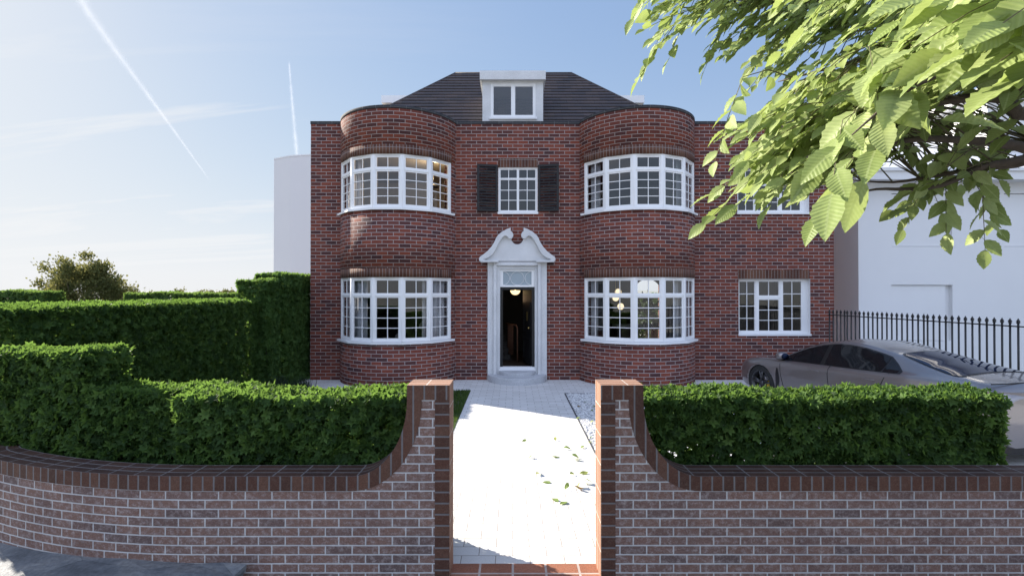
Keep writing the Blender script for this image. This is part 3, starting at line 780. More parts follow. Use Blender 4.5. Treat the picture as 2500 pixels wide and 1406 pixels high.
# ---------------- things seen through the windows
def lamp_globe(name, c, prof, mat, label, cat='lamp', group=None, rod=None):
    r = empty(name, c, label, cat, group)
    m = MB(); m.lathe(c, prof, 24); m.build('lamp_shade', mat, r)
    m = MB(); m.tube([Vector(c) + Vector((0, 0, prof[-1][1])), (c[0], c[1], rod)], .008, 6); m.lathe((c[0], c[1], rod), [(0, -.03), (.06, -.03), (.06, 0), (0, 0)], 12); m.build('rod', M['brass'], r)
    return r
c = P(1258, 709, 14.7)
lamp_globe('ceiling_lamp', c, [(0, -.135), (.06, -.125), (.11, -.09), (.143, -.04), (.15, 0), (.02, .005), (.02, .03)], M['lamp'], 'glowing half-round lamp hanging in the open front doorway', rod=3.04)
for (x, y, Y), lb in zip(((1509, 713, 13.9), (1503, 727, 13.6), (1515, 748, 13.75)), ('topmost of the three glowing disc lamps in the right bay', 'middle one of the three glowing disc lamps in the right bay', 'lowest of the three glowing disc lamps in the right bay')):
    c = P(x, y, Y); r = empty('disc_lamp', c, lb, 'lamp', 'glowing disc lamps in the right bay')
    m = MB(); m.lathe(c, [(0, -.02), (.075, -.02), (.092, -.01), (.092, .01), (.075, .02), (0, .02)], 24, axis='y'); m.build('lamp_shade', M['lamp2'], r)
    m = MB(); m.lathe(c, [(.093, -.024), (.098, -.024), (.098, .024), (.093, .024)], 24, axis='y'); m.tube([c + Vector((0, 0, .1)), (c.x, c.y, 2.94)], .005, 5); m.build('rod', M['brass'], r)
c = P(1034, 800, 13.0)
t = empty('table_lamp', c, 'small table lamp with pale conical shade in the lower left bay', 'lamp')
m = MB(); m.lathe(c, [(.135, -.02), (.075, .14), (.07, .14), (.13, -.02)], 20); m.build('lamp_shade', M['shade'], t)
m = MB(); m.lathe(c + Vector((0, 0, -.36)), [(0, 0), (.07, 0), (.07, .02), (.02, .05), (.045, .14), (.055, .2), (.02, .27), (.012, .36), (0, .36)], 16); m.build('base', M['stair'], t)
zt_ = c.z - .36
t = empty('side_table', (c.x - .6, c.y + .1, .28), 'dark table behind the glass of the lower left bay', 'table')
m = MB(); m.box(c.x - 1.4, c.x + .2, c.y - .2, c.y + .55, zt_ - .04, zt_); m.build('tabletop', M['wood'], t)
for x in (c.x - 1.33, c.x + .13):
    for y in (c.y - .13, c.y + .48): m = MB(); m.box(x - .025, x + .025, y - .025, y + .025, .29, zt_ - .04); m.build('leg', M['wood'], t)
b = Vector((c.x - .98, c.y + .0, zt_))
o = empty('book_stack', b, 'pale books stacked at the edge of the table in the lower left bay', 'books')
for k in range(3): m = MB(); m.box(b.x - .15 + .01 * k, b.x + .13 - .02 * k, b.y - .1, b.y + .12, zt_ + .032 * k, zt_ + .032 * k + .029); m.build('book', M['shade'] if k % 2 == 0 else M['cream'], o)
b = Vector((c.x - .62, c.y + .02, zt_)); m = MB(); m.lathe(b, [(0, 0), (.09, 0), (.14, .08), (.13, .17), (.08, .22), (.07, .22), (.11, .16), (0, .03)], 20)
tag(m.build('bowl', M['pot']), 'dark round bowl on the table in the lower left bay', 'bowl')
# plant and desk in the right bay
b = P(1578, 812, 14.6)
t = empty('potted_plant', (b.x, b.y, .28), 'dark leafy plant on a tall stem inside the lower right bay', 'plant')
m = MB(); m.lathe((b.x, b.y, .28), [(0, 0), (.15, 0), (.2, .35), (.18, .35), (.16, .3), (0, .3)], 18); m.build('pot', M['pot'], t)
m = MB(); m.tube([(b.x, b.y, .58), (b.x + .03, b.y, 1.3), (b.x, b.y, 2.0)], [.02, .015, .01], 6); m.build('stem', M['bark'], t)
n = 90; pos = np.array([b.x, b.y, 1.75]) + RNG.normal(0, 1, (n, 3)) * np.array([.17, .15, .26]); tip = pos - np.array([b.x, b.y, 1.6]) + np.array([0, 0, -.1])
V, Fs, rn, uv = scatter(*SMALL, pos, tip + RNG.normal(0, .05, (n, 3)), RNG.normal(0, 1, (n, 3)), RNG.uniform(.14, .26, n), RNG.random(n))
np_mesh('foliage', V, Fs, M['darkplant'], t, rn, uv)
b = P(1545, 783, 15.6)
t = empty('desk', (b.x, b.y, .28), 'pale topped desk inside the lower right bay', 'desk')
m = MB(); m.box(b.x - .6, b.x + .75, b.y - .3, b.y + .3, 1.3, 1.36); m.build('desktop', M['curtain'], t)
m = MB(); m.box(b.x - .55, b.x - .1, b.y - .26, b.y + .26, .3, 1.3); m.build('drawer_unit', M['wood'], t)
m = MB(); m.box(b.x + .65, b.x + .7, b.y - .26, b.y + .26, .3, 1.3); m.build('side_panel', M['wood'], t)
c = P(1058, 453, 13.6)
t = empty('pendant_lamp', c, 'dark cone pendant lamp lighting the upper left bay room', 'lamp')
m = MB(); m.lathe(c, [(.16, -.05), (.14, 0), (.05, .045), (.02, .06)], 20); m.build('lamp_shade', M['black'], t)
m = MB(); m.tube([c + Vector((0, 0, .05)), (c.x, c.y, 6.04)], .006, 5); m.build('rod', M['black'], t)
ld = bpy.data.lights.new('pendant_bulb', 'POINT'); ld.energy = 12; ld.color = (1, .72, .40); ld.shadow_soft_size = .05
lo = bpy.data.objects.new('pendant_bulb', ld); COL.objects.link(lo); lo.location = c + Vector((0, 0, .22))
ld = bpy.data.lights.new('hall_bulb', 'POINT'); ld.energy = .35; ld.color = (1, .65, .38); ld.shadow_soft_size = .12
lo = bpy.data.objects.new('hall_bulb', ld); COL.objects.link(lo); lo.location = P(1258, 709, 14.7) + Vector((0, 0, -.24))

def curtain(cx, a0, a1, z0, z1, label):
    m = MB(); n = 44; R = BR - .20; N = []
    for k in range(n + 1):
        a = a0 + (a1 - a0) * k / n; r = R - .035 * math.sin(k * 1.35) - .01 * math.sin(k * .37); N.append((a, r))
    for k in range(n):
        (a, r), (b, q) = N[k], N[k + 1]
        m.face([bay_pt(cx, a, r, z0), bay_pt(cx, b, q, z0), bay_pt(cx, b, q, z1), bay_pt(cx, a, r, z1)], smooth=True)
    o = m.build('curtain', M['curtain']); tag(o, label, 'curtain', 'pale curtains inside the bay windows')
    s = o.modifiers.new('thick', 'SOLIDIFY'); s.thickness = .006
rad = math.radians
curtain(BAYS[0], rad(-64), rad(-24), .4, 2.74, 'pale curtain at the far end from the door in the lower left bay')
curtain(BAYS[0], rad(34), rad(64), .4, 2.74, 'pale curtain at the door end of the lower left bay')
curtain(BAYS[1], rad(-64), rad(-54), .4, 2.74, 'narrow pale curtain at the door end of the lower right bay')
curtain(BAYS[1], rad(30), rad(64), .4, 2.74, 'pale curtain at the car end of the lower right bay')
curtain(BAYS[0], rad(-64), rad(-34), 3.3, 5.82, 'pale curtain at the outer end of the upper left bay')
curtain(BAYS[1], rad(-64), rad(-50), 3.3, 5.82, 'narrow pale curtain nearest the shuttered window in the upper right bay')
curtain(BAYS[1], rad(36), rad(64), 3.3, 5.82, 'pale curtain at the leafy tree end of the upper right bay')
# ================================================================== ground
def sheet(name, x0, x1, y0, y1, z, mat, kind='structure', uvs=None):
    m = MB(); m.face([(x0, y0, z), (x1, y0, z), (x1, y1, z), (x0, y1, z)]); o = m.build(name, mat); return tag(o, kind=kind)
sheet('ground', -2500, 2500, -300, 5000, -.04, M['earth'])
sheet('road', -60, 60, -14, -1.2, -.032, M['asphalt'])
sheet('footway', -60, 60, -1.2, 4.2, -.028, M['slate'])
sheet('driveway', -6.7, 12, 4.3, 20, 0, M['paver'])
sheet('lawn_base', -5.9, -1.02, 4.7, 11.95, .004, M['soil'])
sheet('gravel_bed', 1.235, 3.2, 4.7, 11.58, .004, M['gravel'])
m = MB()
for x0, x1, y0, y1 in ((1.215, 1.235, 4.7, 11.6), (1.235, 3.2, 11.58, 11.60)): m.box(x0, x1, y0, y1, 0, .012)
tag(m.build('bed_edging', M['edging']), 'thin dark edging strip round the white gravel bed', 'edging')
hl = MB(); xs = [-1400 + 70 * k for k in range(41)]
for k in range(40):
    z = lambda x: 4.2 + 1.6 * math.sin(x * .011) + 1.1 * math.sin(x * .029 + 1)
    hl.face([(xs[k], 1000, -1), (xs[k + 1], 1000, -1), (xs[k + 1], 1060, z(xs[k + 1])), (xs[k], 1060, z(xs[k]))])
    hl.face([(xs[k], 1060, z(xs[k])), (xs[k + 1], 1060, z(xs[k + 1])), (xs[k + 1], 1300, -1), (xs[k], 1300, -1)])
tag(hl.build('hills', M['earth']), kind='structure')

# grass and pebbles
n = 15000
x = RNG.uniform(-2.6, -1.03, n); y = RNG.uniform(6.2, 11.93, n)
tv = np.array([(-.09, 0, 0), (.09, 0, 0), (.06, .5, .06), (-.06, .5, .06), (0, 1, .2)]); tf = [np.array([(0, 1, 2, 3)]), np.array([(3, 2, 4)])]
pos = np.stack([x, y, np.full(n, .004)], 1); tip = np.stack([RNG.normal(0, .35, n), RNG.normal(0, .35, n), np.ones(n)], 1); nr = RNG.normal(0, 1, (n, 3)) * [1, 1, .1]
V, Fs, rn, uv = scatter(tv, tf, tv[:, :2], pos, tip, nr, RNG.uniform(.035, .075, n), RNG.random(n))
tag(np_mesh('grass', V, Fs, M['grass'], None, rn, uv), 'strip of short green lawn grass between clipped hedge and white path', 'grass', kind='stuff')
n = 5200
x = RNG.uniform(1.25, 2.3, n); y = 5.0 + 6.55 * RNG.random(n)
ico = bmesh.new(); bmesh.ops.create_icosphere(ico, subdivisions=1, radius=.5); tv = np.array([tuple(v.co) for v in ico.verts]); tf = [np.array([[v.index for v in f.verts] for f in ico.faces])]; ico.free()
tv = tv * [1, .75, .5]
V, Fs, rn, uv = scatter(tv, tf, tv[:, :2], np.stack([x, y, RNG.uniform(.006, .018, n)], 1), RNG.normal(0, 1, (n, 3)) * [1, 1, .25], np.stack([RNG.normal(0, .3, n), RNG.normal(0, .3, n), np.ones(n)], 1), RNG.uniform(.022, .05, n), RNG.random(n))
tag(np_mesh('gravel', V, Fs, M['pebble'], None, rn, uv), 'white gravel pebbles in the bed along the path', 'gravel', kind='stuff')

def tuft(x, y, n, h, label):
    t = tag(None or empty('grass_tuft', (x, y, 0)), label, 'ornamental grass', 'dark grass tufts at the house corner')
    tv = np.array([(-.02, 0, 0), (.02, 0, 0), (.017, .5, .04), (-.017, .5, .04), (0, 1, .28)])
    pos = np.array([x, y, 0.0]) + RNG.normal(0, 1, (n, 3)) * [.10, .10, 0]
    tip = np.concatenate([RNG.normal(0, .5, (n, 2)), np.ones((n, 1))], 1); nr = tip * [1, 1, 0] * -1 + RNG.normal(0, .1, (n, 3))
    V, Fs, rn, uv = scatter(tv, [np.array([(0, 1, 2, 3)]), np.array([(3, 2, 4)])], tv[:, :2], pos, tip, nr, RNG.uniform(.6, 1.1, n) * h, RNG.random(n))
    np_mesh('blades', V, Fs, M['darkgrass'], t, rn, uv)
tuft(-5.55, 11.6, 260, .42, 'dark arching grass tuft right against the tall ivy hedge')
tuft(-4.95, 11.5, 260, .40, 'dark arching grass tuft nearest the round brick bay')
tuft(-5.25, 11.1, 220, .36, 'dark arching grass tuft between its two neighbours at the house corner')
m = MB(); m.box(-6.25, -5.58, 13.7, 15.6, 0, .20); tag(m.build('kerb_block', M['clay'], bevel=.015), 'low white kerb block behind the tall ivy hedge at the house corner', 'kerb')

# slate paving slabs in front of the curved wall
def slab(pts, label):
    m = MB(); top = [P(*p) for p in pts]
    a = sum(((top[i].x * top[(i + 1) % len(top)].y - top[(i + 1) % len(top)].x * top[i].y) for i in range(len(top))))
    if a < 0: top = top[::-1]
    m.face(top)
    ce = sum(top, Vector((0, 0, 0))) / len(top)
    low = [Vector((*(p.lerp(ce, .85)).xy, -.03)) for p in top]; mid = [p.lerp(ce, .012) - Vector((0, 0, .03)) for p in top]
    for i in range(len(top)):
        j = (i + 1) % len(top)
        m.face([top[i], mid[i], mid[j], top[j]]); m.face([mid[i], low[i], low[j], mid[j]])
    o = m.build('paving_slab', M['slate']); tag(o, label, 'paving slab', 'grey slate slabs in front of the curved garden wall')
slab([(-260, 1325, 4.62), (-120, 1323, 4.62), (176, 1323, 4.40), (201, 1366, 4.15), (81, 1406, 3.98), (-20, 1480, 3.6), (-300, 1480, 3.6)], 'large slate slab partly in sunlight under the curved brick wall')
slab([(177, 1322.5, 4.40), (216, 1325, 4.37), (246, 1333, 4.31), (333, 1344, 4.24), (403, 1361, 4.16), (476, 1375, 4.095), (361, 1390, 3.98), (202, 1366.5, 4.15)], 'pale slate slab tucked along the foot of the curved wall')
slab([(202, 1367, 4.145), (361, 1390.5, 3.975), (477, 1375.5, 4.09), (542, 1372, 4.09), (570, 1406, 3.94), (540, 1450, 3.75), (60, 1450, 3.75), (82, 1406, 3.975)], 'dark slate slab in full shade, widest along the bottom of the wall')
slab([(543, 1372, 4.085), (602, 1376.5, 4.03), (571, 1405.5, 3.94)], 'small pointed triangular corner of slate at the end of the slabs')

# ================================================================== garden walls
M['thresh'] = mat_brick('threshold_brick', .285, .20, .011, [(0, (.22, .085, .05)), (1, (.33, .14, .085))], (.42, .36, .33), offset=0, wear=.15, bump=.3, wob=.002, rough=.6)
m = MB(); m.box(-.526, .731, 3.9, 4.352, -.2, .006); tag(m.build('brick_threshold', M['thresh']), 'strip of red bricks laid flat across the gateway', 'threshold')
FY, BYW = 4.1, 4.36
def planY(x): return FY + (.0961 * (-2.65 - x) ** 2 if x < -2.65 else 0) + (1.2 * (-4.9 - x) ** 2 if x < -4.9 else 0)
def arc_len(x):
    if x >= -2.65: return x
    n = 40; s = 0; px, py = -2.65, FY
    for k in range(1, n + 1):
        qx = -2.65 + (x + 2.65) * k / n; qy = planY(qx); s += math.hypot(qx - px, qy - py); px, py = qx, qy
    return -2.65 - s
def nrm_at(x):
    d = (-2 * .0961 * (-2.65 - x) if x < -2.65 else 0) + (-2.4 * (-4.9 - x) if x < -4.9 else 0)
    n = Vector((d, -1, 0)); n.normalize(); return n          # towards the street
def garden_wall(sgn, label, far):
    x_open, x_in, ra, rb = (.731, 1.087, .471, .628) if sgn > 0 else (-.526, -.881, .459, .628)
    ztop, zlow, band = 1.623, .868, .122
    root = empty('garden_wall', (x_in, 4.23, 0), label, 'wall')
    xs = [x_open, x_open + sgn * band, x_in]; zs = [ztop] * 3
    cxx = x_in + sgn * ra; cz = zlow + rb
    N = 22
    # outline and inner outline of the coping band, as functions of x
    out = [(x_open, ztop), (x_in, ztop), (x_in, cz)] + [(cxx - sgn * ra * math.cos(math.pi / 2 * k / N), cz - rb * math.sin(math.pi / 2 * k / N)) for k in range(1, N + 1)]
    inn = [(x_open, ztop - band), (x_in - sgn * band, ztop - band), (x_in - sgn * band, cz)]
    for k in range(1, N + 1):
        t = math.pi / 2 * k / N
        nx, nz = sgn * math.cos(t) / ra, math.sin(t) / rb; l = math.hypot(nx, nz)
        px, pz = out[2 + k]
        q = (px - (nx / l) * band, pz - (nz / l) * band)
        inn.append(q)
    xf = []; x = out[-1][0]
    step = .12
    while (x - far) * sgn < 0:
        x += sgn * step; xf.append(x)
    out += [(x, zlow) for x in xf]; inn += [(x, zlow - band) for x in xf]
    def pt(x, z, off=0.0):
        n = nrm_at(x); return (x + n.x * off, planY(x) + n.y * off, z)
    body = MB(); cap = MB(); T = BYW - FY; pr = .006
    def strip(mb, A, B, off, uvf, flip=False):
        for i in range(len(A) - 1):
            q = [(*A[i], off), (*A[i + 1], off), (*B[i + 1], off), (*B[i], off)]
            p = [pt(*k) for k in q]; u = [uvf(k[0], k[1]) for k in q]
            if (sgn < 0) != flip: p, u = p[::-1], u[::-1]
            mb.face(p[::-1], u[::-1])
    uvw = lambda x, z: (arc_len(x), z + .006)
    # body front below the band, back to full outline
    low = [(p[0], -.12) for p in inn]
    inn2 = [(x_open + sgn * band, ztop - band)] + inn[1:]
    low2 = [(p[0], -.12) for p in inn2]
    strip(body, inn2, low2, 0.0, uvw)
    strip(body, out, [(p[0], -.12) for p in out], -T, uvw, True)
    body.build('brickwork', M['wallbrick'], root)
    # coping band (front), vertical edge strip
    uvc = lambda x, z: (arc_len(x), z - zlow + band + .06)
    strip(cap, out, inn, pr, uvc)
    for i in range(len(inn) - 1):                     # thin soffit
        a, b = inn[i], inn[i + 1]; q = [pt(*a, pr), pt(*b, pr), pt(*b, -.01), pt(*a, -.01)]; cap.face(q if sgn > 0 else q[::-1])
    co = cap.build('coping', M['cap'], root)
    e = MB(); xa, xb = sorted((x_open, x_open + sgn * band))
    ze = ztop - band - .001
    e.face([(xa, FY - .004, -.12), (xb, FY - .004, -.12), (xb, FY - .004, ze), (xa, FY - .004, ze)], [(-.12, .05), (-.12, .17), (ze, .17), (ze, .05)])
    xe = x_open + sgn * band
    q = [(xe, FY - .004, -.12), (xe, FY + .01, -.12), (xe, FY + .01, ze), (xe, FY - .004, ze)]; e.face(q if sgn > 0 else q[::-1])
    e.build('edge_bricks', M['cap'], root)
    s = MB()                                          # side of the pier facing the path, and its top
    q = [(x_open, FY - pr, -.12), (x_open, BYW, -.12), (x_open, BYW, ztop), (x_open, FY - pr, ztop)]; u = [(.0, -.12), (.255, -.12), (.255, ztop), (0, ztop)]
    s.face(q[::-1] if sgn > 0 else q, u[::-1] if sgn > 0 else u)
    q = [(x_open, FY - pr, ztop), (x_in, FY - pr, ztop), (x_in, BYW, ztop), (x_open, BYW, ztop)]; u = [(0, p[0]) for p in q]; u[2] = (.255, u[2][1]); u[3] = (.255, u[3][1])
    s.face(q if sgn > 0 else q[::-1], u if sgn > 0 else u[::-1])
    s.build('pier_cap', M['reveal'], root)
    t = MB(); L = 0; o2 = out[1:]
    for i in range(len(o2) - 1):
        a, b = o2[i], o2[i + 1]; dl = math.hypot(arc_len(b[0]) - arc_len(a[0]), b[1] - a[1])
        q = [pt(*a, pr), pt(*b, pr), pt(*b, -T), pt(*a, -T)]; u = [(L, .002), (L + dl, .002), (L + dl, .264), (L, .264)]; L += dl
        t.face(q if sgn > 0 else q[::-1], u if sgn > 0 else u[::-1])
    t.build('coping_top', M['captop'], root)
garden_wall(1, 'straight brick garden wall swooping up to a gate pier on the car side', 7.0)
garden_wall(-1, 'brick garden wall that curves away beside the slate slabs and swoops up to a gate pier', -5.7)

# ================================================================== hedges
def hedge(name, label, boxes, size, dens, tmpl=IVY, mat=None, back=.7, inner=.34, group=None):
    """boxes: (cx, cy, length, depth, z0, z1, yaw)"""
    c0 = boxes[0]; root = empty(name, (c0[0], c0[1], 0), label, 'hedge', group)
    PS, NS, TS, SS = [], [], [], []
    st = MB()
    for cx, cy, L, D, z0, z1, yaw in boxes:
        ca, sa = math.cos(yaw), math.sin(yaw)
        R3 = np.array([[ca, -sa, 0], [sa, ca, 0], [0, 0, 1]])
        H = z1 - z0
        faces = [('f', (0, -1, 0), L * H, 1), ('b', (0, 1, 0), L * H, back), ('l', (-1, 0, 0), D * H, 1), ('r', (1, 0, 0), D * H, 1), ('t', (0, 0, 1), L * D, 1.25)]
        for nm, nn, area, k in faces:
            n = int(area * dens * k); nn = np.array(nn, float)
            a, b = RNG.uniform(-.5, .5, n), RNG.uniform(0, 1, n)
            jit = np.abs(RNG.normal(0, .03, n)) * -1 + RNG.normal(0, .008, n)
            if nm in 'fb': p = np.stack([a * L, np.full(n, .5 * D) * nn[1], z0 + b * H], 1)
            elif nm in 'lr': p = np.stack([np.full(n, .5 * L) * nn[0], a * D, z0 + b * H], 1)
            else: p = np.stack([a * L, (b - .5) * D, np.full(n, z1)], 1)
            und = .018 * np.sin(p[:, 0] * 5.1 + cy) + .015 * np.sin(p[:, 2] * 7.3 + p[:, 0] * 2.2) + .012 * np.sin(p[:, 1] * 6.0 + 1)
            p = p + nn * (jit + und)[:, None]
            if nm == 't':
                N = np.stack([RNG.normal(-.5, .8, n), RNG.normal(0, .8, n), RNG.uniform(.2, 1, n)], 1); T = np.stack([RNG.normal(0, .55, n), RNG.normal(-.1, .55, n), RNG.uniform(.45, 1.1, n)], 1)
            else:
                N = nn + RNG.normal(0, .42, (n, 3)) + [0, 0, .25]; T = np.stack([RNG.normal(0, .8, n), RNG.normal(0, .8, n), RNG.normal(-.45, .6, n)], 1) + nn * .22
            PS.append(p @ R3.T + [cx, cy, 0]); NS.append(N @ R3.T); TS.append(T @ R3.T); SS.append(RNG.uniform(.7, 1.25, n) * size)
        n = int(L * D * H * dens * inner * 6)
        p = np.stack([RNG.uniform(-.46, .46, n) * L, RNG.uniform(-.42, .42, n) * D, z0 + RNG.uniform(0, .95, n) * H], 1)
        PS.append(p @ R3.T + [cx, cy, 0]); NS.append(RNG.normal(0, 1, (n, 3))); TS.append(RNG.normal(0, 1, (n, 3))); SS.append(RNG.uniform(.8, 1.3, n) * size)
        ns = max(3, int(L * 3))
        for k in range(ns):
            xx = (-.45 + .9 * (k + .5) / ns) * L; yy = RNG.uniform(-.15, .15) * D
            b = Vector((cx + ca * xx - sa * yy, cy + sa * xx + ca * yy, 0))
            q = [b, b + Vector((RNG.uniform(-.08, .08), RNG.uniform(-.05, .05), z1 * .5)), b + Vector((RNG.uniform(-.15, .15), RNG.uniform(-.08, .08), z1 * .88))]
            st.tube(q, [.018, .012, .005], 5)
    PS, NS, TS, SS = map(np.concatenate, (PS, NS, TS, SS))
    V, Fs, rn, uv = scatter(*tmpl, PS, TS, NS, SS, RNG.random(len(PS)))
    np_mesh('foliage', V, Fs, mat or M['hedge'], root, rn, uv)
    st.build('stem', M['bark'], root)
    return root
def bx(x0, x1, y0, y1, z0, z1): return ((x0 + x1) / 2, (y0 + y1) / 2, x1 - x0, y1 - y0, z0, z1, 0)
hedge('clipped_hedge', 'clipped ivy hedge behind the straight garden wall in front of the grey car', [bx(.99, 4.44, 4.44, 4.93, .05, 1.435)], .054, 850, ROSETTE)
hedge('clipped_hedge', 'clipped ivy hedge with a square forward corner behind the curved wall, next to the gate', [bx(-3.05, -.78, 4.42, 4.93, .05, 1.44), bx(-4.1, -2.95, 4.74, 5.16, .05, 1.445)], .054, 850, ROSETTE)
hedge('clipped_hedge', 'mid height ivy hedge a step above the front hedge, above the curved wall', [(-4.68, 5.06, 1.22, .42, .05, 1.79, -.16)], .056, 800, ROSETTE)
hedge('clipped_hedge', 'long tall dark hedge running from the street back towards the house', [bx(-6.75, -6.0, 5.7, 11.6, .05, 2.20)], .058, 520, ROSETTE)
hedge('clipped_hedge', 'short hedge block one step higher at the house end of the long hedge', [bx(-6.56, -5.75, 11.63, 12.1, .05, 2.66)], .058, 560, ROSETTE, M['hedgedark'])
hedge('clipped_hedge', 'tallest hedge, touching the brick corner of the house', [bx(-6.42, -5.62, 12.2, 15.2, .05, 2.83)], .058, 560, ROSETTE, M['hedgedark'])
hedge('clipped_hedge', 'far low hedge whose top shows beneath the olive bush', [bx(-11.4, -6.6, 14.4, 15.0, .05, 2.335)], .065, 520, ROSETTE, M['hedgefar'], group='far hedges')
hedge('clipped_hedge', 'far low hedge top on the open side of the olive bush', [bx(-17.5, -12.95, 13.6, 14.2, .05, 2.385)], .065, 520, ROSETTE, M['hedgefar'], group='far hedges')
hedge('clipped_hedge', 'sunlit garden hedge seen through the arched back window of the house', [bx(3.2, 8.5, 22.5, 23.1, .05, 2.25)], .11, 420, SMALL, M['hedgefar'])

# bushes
def bush(c, r, n, size, label, cat='shrub', group=None, name='shrub', mat=None, twigs=26):
    root = empty(name, (c[0], c[1], 0), label, cat, group)
    m = MB(); ends = []
    for k in range(twigs):
        th = RNG.uniform(0, 2 * math.pi); ph = math.acos(RNG.uniform(0, .98)); rr = RNG.uniform(.86, 1.06)
        e = Vector((c[0] + r[0] * rr * math.sin(ph) * math.cos(th), c[1] + r[1] * rr * math.sin(ph) * math.sin(th), max(.15, c[2] + r[2] * rr * math.cos(ph))))
        b = Vector((c[0] + .15 * math.cos(th), c[1] + .15 * math.sin(th), 0)); md = b.lerp(e, .5) + Vector((0, 0, .12 * r[2]))
        m.tube([b, md, e], [.05 * r[2] / 2, .025 * r[2] / 2, .006], 5); ends.append((b, md, e))
    m.build('branch', M['bark'], root)
    nc = 170; cl = []
    for k in range(nc):
        th = RNG.uniform(0, 2 * math.pi); ph = math.acos(RNG.uniform(-.25, 1)); rr = RNG.uniform(.62, 1.0) * (1 + .10 * math.sin(3 * th + 1) + .08 * math.sin(5 * ph + th))
        cl.append([c[0] + r[0] * rr * math.sin(ph) * math.cos(th), c[1] + r[1] * rr * math.sin(ph) * math.sin(th), c[2] + r[2] * rr * math.cos(ph)])
    cl = np.array(cl); idx = RNG.integers(0, nc, n)
    pos = cl[idx] + RNG.normal(0, 1, (n, 3)) * np.array(r) * .075
    keep = pos[:, 2] > .08; pos = pos[keep]; n = len(pos)
    tip = (pos - np.array([c[0], c[1], c[2] - r[2] * .3])) / np.array(r); tip /= np.linalg.norm(tip, axis=1, keepdims=True) + 1e-6
    V, Fs, rn, uv = scatter(*SMALL, pos, tip + RNG.normal(0, .5, (n, 3)), RNG.normal(0, 1, (n, 3)), RNG.uniform(.6, 1.3, n) * size, RNG.random(n))
    np_mesh('foliage', V, Fs, mat or M['bush'], root, rn, uv)
    return root
b = P(208, 712, 17.5)
bush((b.x, 17.5, 2.0), (1.42, 1.4, 1.46), 24000, .085, 'round olive green bush rising behind the long hedge under the open sky')
for i, (x, yt, w) in enumerate(((372, 711, 15), (440, 707, 22), (490, 711, 18), (520, 708, 24), (548, 707, 20), (568, 709, 16))):
    Y = 60; p = P(x, yt, Y); r = w / F * Y
    bush((p.x, Y, p.z * .45), (r, r * .7, p.z * .55), 900, .22, ['tiny dark far shrub nearest the olive bush on the horizon', 'second tiny dark far shrub on from the olive bush', 'third tiny dark far shrub, a low one, on the horizon', 'broadest of the tiny dark shrubs on the horizon', 'tiny dark far shrub just beside the broadest one, house side', 'tiny dark far shrub nearest the stepped hedge'][i], 'shrub', 'tiny far shrubs on the horizon', 'distant_shrub', M['bush'], 6)

# ================================================================== neighbours
nb = empty('white_house', (10.2, 14.5, 0), 'plain white rendered house with blank window recesses behind the railings', 'house')
NY = 14.5
m = MB()
holes = [(11.19, 12.97, 3.73, 5.30), (14.51, 16.3, 3.73, 5.30), (11.17, 12.97, .95, 2.60)]
wall_grid(m, 10.2, 24, 0, 5.62, NY, holes, reveal=.13)
m.face([(10.2, 24, 0), (10.2, NY, 0), (10.2, NY, 5.62), (10.2, 24, 5.62)])
m.build('wall', M['clay'], nb)
for a, b, c, d in holes:
    m = MB(); m.face([(a, NY + .12, c), (b, NY + .12, c), (b, NY + .12, d), (a, NY + .12, d)]); m.box(a + .014, b - .17, NY + .045, NY + .125, c + .014, d - .014, skip='b'); m.build('blank_window', M['clay'], nb)
m = MB(); m.box(9.85, 24.3, NY - .42, NY + .02, 5.62, 5.93); m.box(9.85, 10.22, NY + .02, 24, 5.62, 5.93); m.box(9.80, 24.3, NY - .47, NY - .42, 5.86, 5.95); m.build('fascia', M['clay'], nb)
m = MB()
m.face([(9.85, NY - .42, 5.94), (24.3, NY - .42, 5.94), (20, NY + 3.4, 8.2), (13.6, NY + 3.4, 8.2)]); m.face([(9.85, 24, 5.94), (9.85, NY - .42, 5.94), (13.6, NY + 3.4, 8.2), (13.6, 20, 8.2)])
m.face([(13.6, NY + 3.4, 8.2), (20, NY + 3.4, 8.2), (20, 20, 8.2), (13.6, 20, 8.2)]); m.build('roof', M['clay2'], nb)
m = MB(); m.box(15.0, 21, 15.5, 19.5, 6.0, 8.55); m.box(15.55, 17.4, 15.44, 15.5, 6.9, 8.3); dz = m.build('upper_storey', M['clay'], nb)
m = MB(); m.box(14.6, 21.4, 15.1, 19.9, 8.56, 8.78); m.box(14.55, 21.4, 15.0, 15.1, 8.62, 8.84); m.build('eaves', M['clay'], dz)

bl = empty('white_block', (-11.5, 26, 0), 'windowless pale block standing behind the corner of the brick house', 'building')
m = MB(); pl = [(P(668, 700, 26.2).x, 26.2), (P(708, 700, 25.6).x, 25.6), (P(800, 700, 25.2).x, 25.2), (-9.2, 33), (-14.6, 33)]
n = len(pl); zt = 2.4 + 330 / 1200 * 25.6
for i in range(n):
    a, b = pl[i], pl[(i + 1) % n]; m.face([(*a, 0), (*b, 0), (*b, zt), (*a, zt)])
m.face([(*p, zt) for p in pl]); m.build('wall', M['clay3'], bl)
m = MB(); ce = Vector((sum(p[0] for p in pl) / n, sum(p[1] for p in pl) / n, 0))
q = [Vector((*p, zt + .003)).lerp(Vector((ce.x, ce.y, zt + .003)), -.006) for p in pl]; q2 = [p + Vector((0, 0, .07)) for p in q]
m.face(q2); 
for i in range(n): j = (i + 1) % n; m.face([q[i], q[j], q2[j], q2[i]])
m.face(q[::-1]); m.build('roof_edge', M['clay2'], bl)

